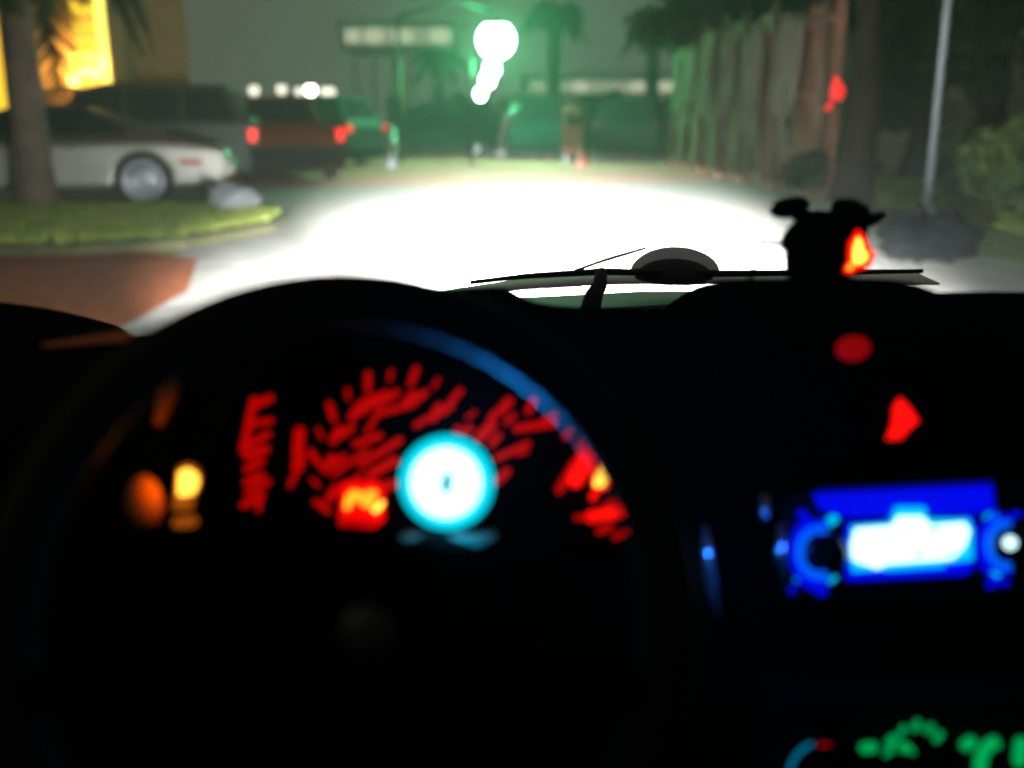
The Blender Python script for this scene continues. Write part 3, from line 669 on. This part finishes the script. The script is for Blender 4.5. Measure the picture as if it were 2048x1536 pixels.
# dash top: ridge line follows the dark edge against the road
ridge = [(-500, 590), (-120, 590), (-40, 612), (0, 640), (60, 658), (150, 668), (300, 660), (380, 640), (500, 610), (620, 592), (780, 577), (900, 573), (990, 568), (1030, 572), (1062, 612), (1400, 610), (1426, 606), (1444, 566), (1475, 554), (1560, 553), (1700, 553), (1820, 551), (1846, 556), (1866, 580), (1950, 579), (2100, 574), (2500, 590), (2900, 640)]
rows = []
def face_y(x): k = min(1, max(0, (x - .13) / .08)); return .84 - .085 * k * k * (3 - 2 * k)
for (dep, dz) in ((-0.0, -.08), (0.01, -.035), (.03, -.012), (0.95, 0.0), (1.12, -.004), (1.3, -.03)):
    row = []
    for (px, py) in ridge:
        q = Y(px, py, 0.95); yy = dep if dep > .5 else face_y(q.x) + dep
        row.append(Vector((q.x, yy, (CAMZ + (q.z - CAMZ) * yy / .95 if dep >= .95 else q.z) + dz)))
    rows.append(row)
low_ = [[Vector((v.x, v.y - .012, 0.80)) for v in rows[0]], [Vector((v.x, v.y - .03, 0.6)) for v in rows[0]], [Vector((v.x, v.y - .04, 0.32)) for v in rows[0]]]
b = MB(); b.sheet(list(reversed(low_)) + rows, M['dash']); dash = b.build('dashboard', CI)
dsm = dash.modifiers.new('sub', 'SUBSURF'); dsm.levels = 2; dsm.render_levels = 2
# cabin: roof, floor, doors, rear so that no night sky lights the dash from behind
b = MB(); X0, X1 = CARX - .78, CARX + .78
b.box((CARX, -0.6, 1.50), (1.3, 2.0, 0.04), M['dash']); b.box((CARX, .62, 1.43), (1.3, .50, 0.03), M['dash'], Matrix.Rotation(R(-16), 3, 'X')); b.build('roof_lining', CI)
b = MB(); b.box((CARX, -0.2, 0.24), (2.0, 2.9, 0.04), M['dash']); b.build('floor', CI)
for sx in (-1, 1):
    b = MB(); b.box((CARX + sx * 1.02, -0.2, 0.55), (0.05, 2.9, 0.72), M['dash']); b.build('door_panel', CI)
    b = MB(); b.tube([(CARX + sx * 1.10, 1.22, 0.90), (CARX + sx * .98, 0.8, 1.28), (CARX + sx * .75, 0.42, 1.50)], 0.035, M['dash'], 8); b.build('pillar', CI)
    b = MB(); b.box((CARX + sx * .90, -0.8, 1.2), (0.04, 1.7, 0.66), M['dash'], Matrix.Rotation(R(-sx * 18), 3, 'Y')); b.build('side_panel', CI)
b = MB(); b.box((CARX, -1.62, 0.85), (2.0, 0.05, 1.3), M['dash']); b.build('rear_panel', CI)
for sx in (-1, 1):
    b = MB(); b.box((CARX + sx * 1.0, 1.02, 0.55), (0.04, 0.8, 0.6), M['dash']); b.build('footwell_side', CI)
b = MB(); b.box((CARX, 1.36, 0.55), (2.0, 0.05, 0.6), M['dash']); b.build('bulkhead', CI)
b = MB(); hg = []
for (yy, zz, hw) in ((1.38, .905, .74), (1.62, .884, .76), (2.05, .775, .74), (2.3, .66, .68), (2.36, .5, .66)):
    hg.append([Vector((CARX + hw * q, yy, zz - .05 * q * q)) for q in (-1, -.6, -.2, .2, .6, 1)])
b.sheet(hg, M['bonnet']); b.build('bonnet', CI)

# windscreen
def glassmat():
    m = bpy.data.materials.new('windscreen_glass'); m.use_nodes = True; t = m.node_tree; t.nodes.clear()
    o = t.nodes.new('ShaderNodeOutputMaterial'); mx = t.nodes.new('ShaderNodeMixShader'); lw = t.nodes.new('ShaderNodeLayerWeight'); pw = t.nodes.new('ShaderNodeMath'); pw.operation = 'POWER'; pw.inputs[1].default_value = 5; t.links.new(lw.outputs['Facing'], pw.inputs[0]); fr = t.nodes.new('ShaderNodeMath'); fr.operation = 'MULTIPLY_ADD'; fr.inputs[1].default_value = .9; fr.inputs[2].default_value = .05; t.links.new(pw.outputs[0], fr.inputs[0])
    a = t.nodes.new('ShaderNodeBsdfTransparent'); a.inputs['Color'].default_value = (.97, .98, .97, 1); g = t.nodes.new('ShaderNodeBsdfGlossy'); g.inputs['Roughness'].default_value = .02
    t.links.new(fr.outputs[0], mx.inputs[0]); t.links.new(a.outputs[0], mx.inputs[1]); t.links.new(g.outputs[0], mx.inputs[2]); t.links.new(mx.outputs[0], o.inputs['Surface']); return m
b = MB(); b.sheet([[Vector((CARX + (1.08 - .30 * v) * u, 1.27 - .43 * v - .10 * u * u, .985 + .405 * v)) for u in [k / 6 - 1 for k in range(13)]] for v in (0, .25, .5, .75, 1)], glassmat())
WS = b.build('windscreen', origin=(CARX, 1.1, 1.15)); tag(WS, 'clear slanting windscreen between the dash top and the night street', 'windscreen')
# binnacle hood over the instruments
b = MB(); rows = []
for (dd, sc) in ((0.70, 1.0), (0.72, 1.03), (0.80, 1.02), (0.9, .96)):
    row = []
    for k in range(25):
        a = math.pi * k / 24; row.append(I(860 + 470 * sc * math.cos(a) * 1.0, 1120 - 500 * sc * math.sin(a) ** .8, dd))
    rows.append(row)
b.sheet(rows, M['dash']); b.build('instrument_hood', CI)

# instrument cluster
d0 = 0.78
IC = MB(); poly(IC, [(430, 1120), (430, 820), (520, 720), (700, 670), (1000, 670), (1180, 740), (1300, 900), (1310, 1120)], d0 + .012, 0.03, M['face']); IC = IC.build('instrument_cluster', CI)
def disc(mb, cx, cyy, r_, d, th, m, n=40): poly(mb, [(cx + r_ * math.cos(2 * math.pi * k / n), cyy + r_ * math.sin(2 * math.pi * k / n)) for k in range(n)], d, th, m)
g = MB(); poly(g, [(470, 1040), (462, 900), (480, 780), (560, 770), (560, 1050)], d0 + .006, .004, M['face'])       # fuel and heat gauge
for (x, y, l, w_, a) in [(497, 850, 110, 20, 78), (525, 803, 44, 20, 25), (522, 845, 46, 16, 10), (515, 880, 56, 18, 30), (512, 905, 52, 24, 20), (508, 930, 44, 20, 30), (508, 958, 44, 22, 25), (515, 975, 56, 16, 28), (505, 1000, 52, 18, 30), (518, 1008, 30, 14, 80)]:
    cap(g, x, y, l, w_, a, d0 + .003, M['redm'])
g.build('fuel_gauge', IC)
g = MB()
for (x, y, l, w_, a) in [(597, 885, 60, 28, 85), (597, 925, 40, 32, 75), (586, 958, 36, 12, 65)]: cap(g, x, y, l, w_, a, d0 + .003, M['redm'])
g.build('indicator_light', IC)
g = MB(); disc(g, 800, 935, 175, d0 + .006, .004, M['face'])
rg = random.Random(4)
for k in range(13):                                         # tick marks and numerals round the dial
    a = R(205 - k * 15.5); ca, sa = math.cos(a), math.sin(a)
    cap(g, 800 + 172 * ca, 935 - 185 * sa, 24 if k % 2 else 40, 9 if k % 2 else 16, math.degrees(a) * .6 + 20, d0 + .002, M['redm'])
for k in range(8):
    a = R(200 - k * 24.5); ca, sa = math.cos(a), math.sin(a); x, y = 800 + 135 * ca, 935 - 143 * sa
    cap(g, x - 9, y + 4, 40, 22, 60, d0 + .002, M['redm']); cap(g, x + 12, y - 3, 34, 18, 40, d0 + .002, M['redm'])
for (x, y, l, w_, a) in [(740, 800, 40, 24, 25), (790, 818, 80, 16, 15), (735, 880, 60, 18, 20), (760, 905, 100, 18, 32), (700, 925, 90, 14, 35), (765, 935, 70, 26, 30), (782, 970, 60, 26, 12), (700, 965, 60, 12, 35), (850, 840, 50, 14, 30), (745, 845, 50, 12, 60), (815, 800, 30, 18, 50)]:
    cap(g, x, y, l, w_, a, d0 + .002, M['redm'])
g.build('tachometer', IC)
g = MB(); disc(g, 1070, 945, 130, d0 + .009, .004, M['face'])
for (x, y, l, w_, a) in [(972, 862, 50, 28, 45), (985, 835, 30, 18, 60), (1010, 812, 40, 24, 50), (1020, 838, 30, 14, 40), (1062, 812, 36, 18, 65), (1070, 852, 84, 20, 8), (1096, 838, 40, 16, 30), (1025, 902, 76, 16, 25), (990, 880, 34, 16, 50), (1002, 955, 46, 20, 45), (1045, 905, 24, 10, 20)]:
    cap(g, x, y, l, w_, a, d0 + .004, M['redm'])
g.build('speedometer', IC)
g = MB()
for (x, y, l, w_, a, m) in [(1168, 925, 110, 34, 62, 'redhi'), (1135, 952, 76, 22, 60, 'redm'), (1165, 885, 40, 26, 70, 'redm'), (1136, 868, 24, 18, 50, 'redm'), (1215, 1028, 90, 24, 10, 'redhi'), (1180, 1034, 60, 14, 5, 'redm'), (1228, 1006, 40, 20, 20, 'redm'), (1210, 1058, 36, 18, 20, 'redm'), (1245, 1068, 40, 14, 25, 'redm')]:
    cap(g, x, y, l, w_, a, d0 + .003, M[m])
g.build('red_reflections', IC)  # red reflections put in as glowing bars
g = MB(); poly(g, [(683, 966), (752, 962), (768, 985), (768, 1040), (750, 1056), (676, 1056)], d0 - .004, .006, M['redlcd'])
for (x, y, l, w_, a) in [(697, 1003, 34, 14, 75), (714, 994, 26, 14, 40), (728, 1000, 30, 14, 100), (744, 998, 36, 14, 75), (708, 985, 16, 8, 0), (740, 985, 16, 8, 0)]: cap(g, x, y, l, w_, a, d0 - .006, M['orangedig'])
for (x, y, l, w_, a) in [(755, 1016, 24, 10, 42), (762, 1008, 14, 8, 42)]: cap(g, x, y, l, w_, a, d0 - .006, M['yellowhot'])
for k in range(4): cap(g, 683 + k * 18, 1068, 20, 12, 90, d0 - .002, M['redm'])
g.build('odometer_display', IC)
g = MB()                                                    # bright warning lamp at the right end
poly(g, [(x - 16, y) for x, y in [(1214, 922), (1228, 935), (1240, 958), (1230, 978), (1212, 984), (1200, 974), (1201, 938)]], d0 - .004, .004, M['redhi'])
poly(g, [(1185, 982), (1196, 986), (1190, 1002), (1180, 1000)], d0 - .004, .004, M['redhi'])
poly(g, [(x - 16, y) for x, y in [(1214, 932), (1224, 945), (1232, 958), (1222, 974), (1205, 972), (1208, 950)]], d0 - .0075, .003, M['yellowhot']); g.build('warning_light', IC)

# amber lit switch left of the cluster
g = MB(); poly(g, [(356, 936), (372, 928), (392, 938), (400, 958), (394, 982), (384, 992), (380, 1020), (344, 1020), (350, 990)], .70, .006, M['amberdim'])
SW = g.build('headlight_switch', CI)
g = MB(); poly(g, [(358, 945), (374, 938), (392, 950), (394, 968), (384, 988), (357, 992)], .697, .004, M['amber']); g.build('switch_lamp', SW)
g = MB(); cap(g, 370, 1044, 50, 22, 5, .70, M['amberdim']); g.build('switch_reflection', SW)  # lower reflection of the switch lamp, made as a glowing bar
g = MB(); rows = []
for k in range(9):
    q = k / 8; rows.append([I(262 + 60 * q2 - 10 * math.sin(q * 3.1), 945 + 115 * q, .70 + .02 * math.cos(q2 * 3.1)) for q2 in (0, .25, .5, .75, 1)])
ambp = mat('amber_reflection_tint', (0.6, 0.22, 0.03), 0.5, spec=.1)  # amber lamplight put into the base colour
g.ball(I(290, 1005, .705), (.013, .008, .021), ambp, 20, 14); g.build('amber_reflection', CI)  # ball made up for the switch lamp's reflection beside it
lamp('switch_glow', 'POINT', I(335, 975, .685), 0.035, (1.0, 0.22, 0.0), shadow_soft_size=0.004)
g = MB(); g.tube([I(315, 850, .72), I(335, 790, .725), I(352, 750, .73)], [.003, .007, .003], ambp, 8); g.build('vent_slat', CI)
g = MB(); g.prism([I(80, 688, .80), I(250, 660, .80), I(262, 668, .80), I(250, 682, .80), I(90, 694, .80)], FW * .01, mat('reflection_orange', (0.8, 0.3, 0.09), 0.6)); g.build('reflection_strip', CI)  # lantern reflection painted as an orange strip

# hazard button, security light
g = MB(); poly(g, [(1802, 796), (1820, 815), (1838, 842), (1815, 862), (1803, 878), (1776, 880), (1788, 846), (1790, 815)], .77, .004, M['redhi']); g.build('hazard_button', CI)
g = MB(); g.ball(I(1706, 697, .78), (.0135, .004, .010), glow('dim_red_lamp', (1, 0.002, 0.002), .24), 20, 12); g.build('warning_light', CI)

# radio
dr = .76; RA = MB(); poly(RA, [(1560, 1200), (1570, 985), (1640, 968), (1990, 955), (2120, 965), (2120, 1200)], dr, .06, M['gloss']); RA = RA.build('radio', CI, bevel=0.002)
tag(RA, 'black radio face with blue backlight')
g = MB(); poly(g, [(1628, 988), (1985, 970), (1990, 1015), (1960, 1028), (1690, 1036), (1640, 1020)], dr - .003, .003, M['blue']); poly(g, [(1640, 980), (1985, 962), (1985, 966), (1640, 984)], dr - .003, .003, M['bluedim']); g.build('disc_slot', RA)
g = MB(); poly(g, [(1693, 1048), (1950, 1035), (1950, 1135), (1930, 1150), (1695, 1162)], dr - .005, .004, M['blue'])
DS = g.build('display', RA)
g = MB(); g_ = [(1704, 1052), (1780, 1046), (1792, 1014), (1850, 1014), (1856, 1038), (1938, 1038), (1946, 1060), (1946, 1120), (1880, 1128), (1706, 1144), (1700, 1110)]
# keep within depth: the lit panel is a second face of the display mesh
bpy.data.objects.remove(DS, do_unlink=True)
g = MB(); poly(g, [(1693, 1048), (1950, 1035), (1950, 1135), (1930, 1150), (1695, 1162)], dr - .005, .004, M['blue'])
poly(g, g_, dr - .0065, .0012, M['lcdcyan'])
rg = random.Random(2)
poly(g, [(1712, 1058), (1786, 1052), (1796, 1034), (1846, 1034), (1862, 1052), (1930, 1046), (1940, 1062), (1930, 1092), (1905, 1118), (1775, 1128), (1756, 1138), (1706, 1120), (1702, 1090)], dr - .008, .0012, M['lcdwhite'])
for (x, y, l, a) in [(1812, 1062, 14, 90), (1868, 1062, 20, 30), (1838, 1108, 22, 20), (1900, 1105, 18, 10)]: cap(g, x, y, l, 6, a, dr - .0095, M['lcdcyan'])
for k in range(12): cap(g, 1775 + k * 10, 1138 - k * .6, 10, 5, 90, dr - .0095, M['lcdcyan'])
g.build('display', RA)
def knob(cx, cyy, r_, a0, a1, core):
    g = MB(); c = I(cx, cyy, dr - .001)
    g.lathe(c, -FW, [(r_ * dr / F * 1.05, 0), (r_ * dr / F, .012), (r_ * dr / F * .8, .016), (0.0, .016)], M['gloss'], 36)
    poly(g, [(cx + r_ * q * math.cos(R(a0 + (a1 - a0) * k / 20)), cyy - r_ * q * 1.15 * math.sin(R(a0 + (a1 - a0) * k / 20))) for q, ks in ((1.25, range(21)), (.7, range(20, -1, -1))) for k in ks], dr - .0172, .001, M['blue'])
    for rr_, wd in ((r_ * .98, 4), (r_ * .80, 5)):
        n = 26
        pts = [I(cx + rr_ * math.cos(R(a0 + (a1 - a0) * k / n)), cyy - rr_ * 1.15 * math.sin(R(a0 + (a1 - a0) * k / n)), dr - .018) for k in range(n + 1)]
        g.tube(pts, wd * .5 * dr / F, M['azure'], 6)
    if core: disc(g, cx + 6, cyy - 4, 13, dr - .0185, .002, M['lcdwhite'], 16)
    g.build('knob', RA)
knob(1640, 1105, 46, 70, 290, False); knob(2015, 1090, 42, 80, 280, True)
bm_ = []
for (x, y, l, w_, a, m) in [(1612, 1050, 24, 12, 35, 'azure'), (1664, 1042, 28, 15, 35, 'lcdcyan'), (1598, 1158, 18, 8, 35, 'azure'), (1662, 1158, 28, 14, 35, 'lcdcyan'), (1586, 1180, 18, 8, 70, 'blue'), (1646, 1184, 22, 12, 30, 'blue'), (1984, 1034, 26, 14, 30, 'lcdcyan'), (2034, 1030, 18, 10, 30, 'blue'), (1997, 1146, 26, 12, 35, 'lcdcyan'), (1984, 1170, 18, 10, 35, 'blue'), (1606, 1028, 18, 16, 0, 'blue'), (1968, 1056, 14, 8, 0, 'blue')]:
    g = MB(); cap(g, x, y, l, w_, a, dr - .003, M[m], .003); g.build('button', RA)
for (cx, cyy, s) in ((1640, 1105, 1), (2015, 1092, 1)):
    g = MB(); n = 20; g.tube([I(cx + 56 * math.cos(R(110 + 160 * k / n)), cyy - 74 * math.sin(R(110 + 160 * k / n)), dr - .002) for k in range(n + 1)], .0022, M['blue'], 6); g.build('bezel', RA)
# console trim strips that catch the blue light
for (pts, w_) in (([(1408, 1050), (1414, 1110), (1424, 1180), (1438, 1250)], .0045), ([(1562, 1050), (1560, 1110), (1572, 1165)], .004), ([(1530, 990), (1528, 1040)], .003)):
    g = MB(); g.tube([I(x, y, .735) for x, y in pts], [w_ * .5] + [w_] * (len(pts) - 2) + [w_ * .4] if len(pts) > 2 else w_, M['chrome'], 10); g.build('console_trim', CI)
lamp('radio_glow', 'POINT', I(1590, 1090, .725), 0.02, (0.02, 0.12, 1.0), shadow_soft_size=0.004)
lamp('trim_fill', 'POINT', I(1455, 1120, .69), 0.14, (0.02, 0.2, 1.0), shadow_soft_size=0.004)  # added blue lamp that brightens the trim strips

# climate controls
CL = MB(); poly(CL, [(1540, 1620), (1560, 1400), (2140, 1390), (2140, 1640)], .72, .07, M['face']); CL = CL.build('climate_panel', CI, bevel=.002)
g = MB(); c = I(1650, 1555, .715); g.lathe(c, -FW, [(68 * .72 / F, 0), (62 * .72 / F, .012), (0, .014)], M['dash'], 32)
n = 14; g.tube([I(1650 + 72 * math.cos(R(110 + 60 * k / n)), 1555 - 72 * math.sin(R(110 + 60 * k / n)), .712) for k in range(n + 1)], .0014, glow('teal_arc', (0, .22, .42), .8), 6)
cap(g, 1650, 1496, 26, 20, 0, .712, M['redm']); cap(g, 1689, 1528, 38, 18, 100, .712, M['redm']); g.build('temperature_knob', CL)
g = MB(); c = I(1800, 1560, .715); g.lathe(c, -FW, [(60 * .72 / F, 0), (55 * .72 / F, .012), (0, .014)], M['dash'], 32)
for (x, y, l, w_, a) in [(1738, 1496, 36, 20, 8), (1785, 1482, 28, 16, 40), (1778, 1507, 26, 14, 60), (1814, 1502, 38, 24, -50), (1806, 1462, 22, 10, 65), (1833, 1452, 26, 12, 60), (1859, 1458, 24, 12, 45), (1877, 1474, 26, 12, 55)]: cap(g, x, y, l, w_, a, .712, M['green'])
g.build('fan_knob', CL)
g = MB(); g.tube([I(1995, 1482, .712), I(1975, 1492, .712), I(1962, 1515, .712), I(1960, 1545, .712)], .0042, M['green'], 8); cap(g, 1938, 1488, 34, 24, 30, .712, M['green']); cap(g, 2042, 1505, 60, 26, 85, .712, M['green']); g.build('vent_knob', CL)

# dash pod and front vents on the dash top
q = Y(1350, 547, 1.44); kk = 1.44 / F
g = MB(); g.ball(q, (90 * kk, .06, 53 * kk), mat('pod_shell', (0.6, 0.6, 0.6), 0.75, spec=0.1), 32, 18); g.v = [v if v[2] > q.z - .004 else (v[0], v[1], q.z - .004) for v in g.v]; POD = g.build('cowl_cap', CI)
g = MB(); g.ball(q + Vector((-12 * kk, -.045, 0)), (76 * kk, .05, 38 * kk), M['under'], 28, 14); g.v = [v if v[2] > q.z - .003 else (v[0], v[1], q.z - .003) for v in g.v]; g.build('cap_opening', POD)
# thin sheet leaning beside the pod
WI = thing('windscreen_wiper', Y(1190, 560, 1.3), 'grey wiper arm lying along the foot of the windscreen', 'wiper')
CW = [(860, 600, 584), (940, 586, 572), (1040, 576, 558), (1200, 566, 546), (1430, 562, 541), (1650, 563, 543), (1845, 566, 545)]
g = MB(); pts = [Y(940, 571, 1.36), Y(1050, 558, 1.36), Y(1200, 549, 1.36), (Y(1430, 553, 1.36)), Y(1650, 551, 1.36), Y(1845, 548, 1.36)]
g.tube([p + Vector((0, 0, .004)) for p in pts], [.003, .004, .005, .005, .004, .003], M['under'], 8); g.build('arm', WI)
g = MB(); g.sheet([[Vector((Y(px, 553, 1.42).x, 1.36, Y(px, y1_, 1.36).z)) for px, y1_, y2_ in CW] , [Vector((Y(px, 553, 1.42).x, 1.40, Y(px, (y1_ + y2_) / 2, 1.40).z)) for px, y1_, y2_ in CW], [Vector((Y(px, 553, 1.42).x, 1.44, Y(px, y2_, 1.44).z)) for px, y1_, y2_ in CW]], mat('cowl_plastic', (0.75, 0.75, 0.75), 0.8, spec=0.1))
o = g.build('cowl_panel', CI); sm = o.modifiers.new('thick', 'SOLIDIFY'); sm.thickness = 0.003
g = MB(); g.tube([Y(1150, 541, 1.40), Y(1210, 520, 1.40), Y(1292, 496, 1.40)], [.002, .0025, .002], M['trim'], 6); g.build('blade', WI)
g = MB(); g.tube([Y(1203, 542, 1.34), Y(1200, 570, 1.32), Y(1188, 590, 1.30), Y(1180, 625, 1.28)], [.008, .010, .012, .014], M['under'], 10); g.build('pivot', WI)

# ------------------------------------------------------------------ radar detector on suction cups
RD = thing('radar_detector', I(1665, 545, .9), 'black radar detector with red light on suction cups above the dash', 'radar detector')
g = MB(); poly(g, [(1600, 548), (1600, 470), (1618, 446), (1690, 440), (1728, 458), (1746, 490), (1744, 530), (1725, 552)], .88, .055, M['dash']); g.build('detector_body', RD, bevel=.006)
for (cx, cyy, r1, ax) in ((1580, 414, 40, (-.1, .45, .9)), (1702, 418, 42, (.35, .3, .9)), (1588, 468, 36, (-.7, .55, .5)), (1742, 440, 30, (-.4, .3, .85))):
    g = MB(); k = .94 / F; av = Vector(ax).normalized(); g.ball(I(cx, cyy, .94), (r1 * k, r1 * k, r1 * k * .42), mat('rubber_cup', (0.012, 0.012, 0.012), 0.6), 24, 14, rot=av.to_track_quat('Z', 'Y').to_matrix(), jit=.12, seed=r1); g.build('suction_cup', RD)
g = MB(); g.tube([I(1590, 425, .935), I(1640, 440, .925), I(1690, 425, .935)], .007, M['dash'], 8); poly(g, [(1612, 480), (1608, 440), (1632, 418), (1668, 424), (1712, 428), (1738, 452), (1736, 480)], .915, .02, M['dash']); g.build('bracket', RD)
g = MB(); poly(g, [(1716, 458), (1732, 474), (1738, 492), (1752, 508), (1740, 534), (1716, 540), (1697, 532), (1699, 486)], .876, .004, M['redhi']); poly(g, [(1704, 522), (1712, 528), (1708, 546), (1690, 545), (1692, 530)], .876, .004, M['redhi'])
poly(g, [(1717, 474), (1724, 484), (1727, 500), (1737, 510), (1729, 524), (1714, 528), (1708, 522), (1710, 494)], .873, .003, M['yellowhot']); poly(g, [(1701, 526), (1708, 530), (1704, 540), (1695, 538)], .873, .003, M['orangedig']); g.build('indicator_light', RD)
g = MB(); g.tube([I(1600, 500, .90), I(1560, 486, .90), I(1522, 482, .89), I(1512, 505, .88), I(1500, 560, .87), I(1482, 640, .84), I(1470, 700, .8)], .0022, M['dash'], 8); g.build('power_cord', RD)

# ------------------------------------------------------------------ steering wheel
def steering_wheel():
    d = .533; C_ = I(680, 1250, d); t = thing('steering_wheel', C_, 'black leather steering wheel with blue light along its inner rim', 'steering wheel')
    tilt = Matrix.Rotation(0, 3, 'X'); ax1, ax2 = RT, (UP * math.cos(R(6)) + FW * math.sin(R(6))).normalized(); ax3 = ax1.cross(ax2)
    Rm, r0 = .1772, .0160; n, m = 160, 20; vs = []; fs = []
    for i in range(n):
        a = 2 * math.pi * i / n; dirv = ax1 * math.cos(a) + ax2 * math.sin(a)
        for j in range(m):
            b_ = 2 * math.pi * j / m; rr_ = r0 * (1 + (.05 * math.sin(i * 2 * math.pi / 2.5) if 5 <= j <= 15 else 0))
            vs.append(C_ + dirv * (Rm + rr_ * math.cos(b_)) + ax3 * rr_ * math.sin(b_))
    for i in range(n):
        for j in range(m): fs.append((i * m + j, ((i + 1) % n) * m + j, ((i + 1) % n) * m + (j + 1) % m, i * m + (j + 1) % m))
    g = MB(); g.add(vs, fs, M['leather'], True); g.build('rim', t)
    g = MB(); g.ball(C_ - ax3 * -.0, (.062, .03, .055), M['dash'], 28, 16, rot=Matrix((ax1, -ax3, ax2)).transposed()); H = g.build('hub', t)
    em = MB(); em.lathe(I(735, 1262, d - .032), -FW, [(.0125, 0), (.0125, .002), (.010, .003), (0, .003)], mat('emblem_metal', (0.25, 0.25, 0.24), 0.35, 0.5), 28); em.build('emblem', H)
    for a in (-12, 192, 270):
        dv = ax1 * math.cos(R(a)) + ax2 * math.sin(R(a)); g = MB(); g.tube([C_ + dv * .045, C_ + dv * .10 + ax3 * -.004, C_ + dv * (Rm - .005)], [.02, .014, .012], M['dash'], 10); g.build('spoke', t)
    return t
steering_wheel()
# column shroud and round gauge on it
g = MB(); o = []
g.lathe(I(880, 1222, .72), -FW + UP * .15, [(.055, -.05), (.055, .05), (.045, .075), (.0, .08)], M['dash'], 32); g.build('column_shroud', CI)
RG = thing('round_gauge', I(893, 1075, .69), 'round gauge glowing white with a cyan ring on the steering column', 'gauge')
k = .69 / F; c = I(893, 965, .69)
g = MB(); g.lathe(c, -FW, [(98 * k, -.03), (101 * k, 0), (99 * k, .003), (96 * k, .002), (96 * k, -.004)], M['dash'], 48); g.build('housing', RG)
g = MB(); disc(g, 893, 965, 95, .694, .004, M['cyan'], 48); g.build('outer_ring', RG)
g = MB(); disc(g, 892, 966, 71, .6915, .002, M['cyanhot'], 48); g.build('dial', RG)
g = MB(); poly(g, [(898, 936), (906, 966), (896, 992), (882, 980), (882, 958)], .689, .002, M['cyandot']); g.build('needle', RG)
g = MB(); poly(g, [(800, 1075), (990, 1075), (960, 1092), (830, 1092)], .675, .03, M['trim']); g.build('mount', RG)
lamp('gauge_glow', 'SPOT', I(893, 965, .675), 2.9, (0.005, 0.26, 1.0), target=I(1010, 745, .545), spot_size=R(62), spot_blend=1.0, shadow_soft_size=0.02)
lamp('gauge_footlight', 'POINT', I(893, 1050, .665), 0.06, (0.0, 0.6, 1.0), shadow_soft_size=0.01)

# ------------------------------------------------------------------ haze
hz = MB(); hz.box((0, 45, 6.5), (160, 112, 15.1), M['under']); hz = hz.build('haze'); tag(hz, 'thin night haze hanging over the street', 'haze', kind='stuff')
hm = bpy.data.materials.new('haze_air'); hm.use_nodes = True; ht = hm.node_tree; ht.nodes.clear()
ho = ht.nodes.new('ShaderNodeOutputMaterial'); hv = ht.nodes.new('ShaderNodeVolumePrincipled'); hv.inputs['Color'].default_value = (.85, .9, .88, 1); hv.inputs['Density'].default_value = 0.0075; hv.inputs['Anisotropy'].default_value = 0.2
ht.links.new(hv.outputs['Volume'], ho.inputs['Volume']); hz.data.materials.clear(); hz.data.materials.append(hm)

for o in bpy.data.objects:
    if 'base' in o: del o['base']
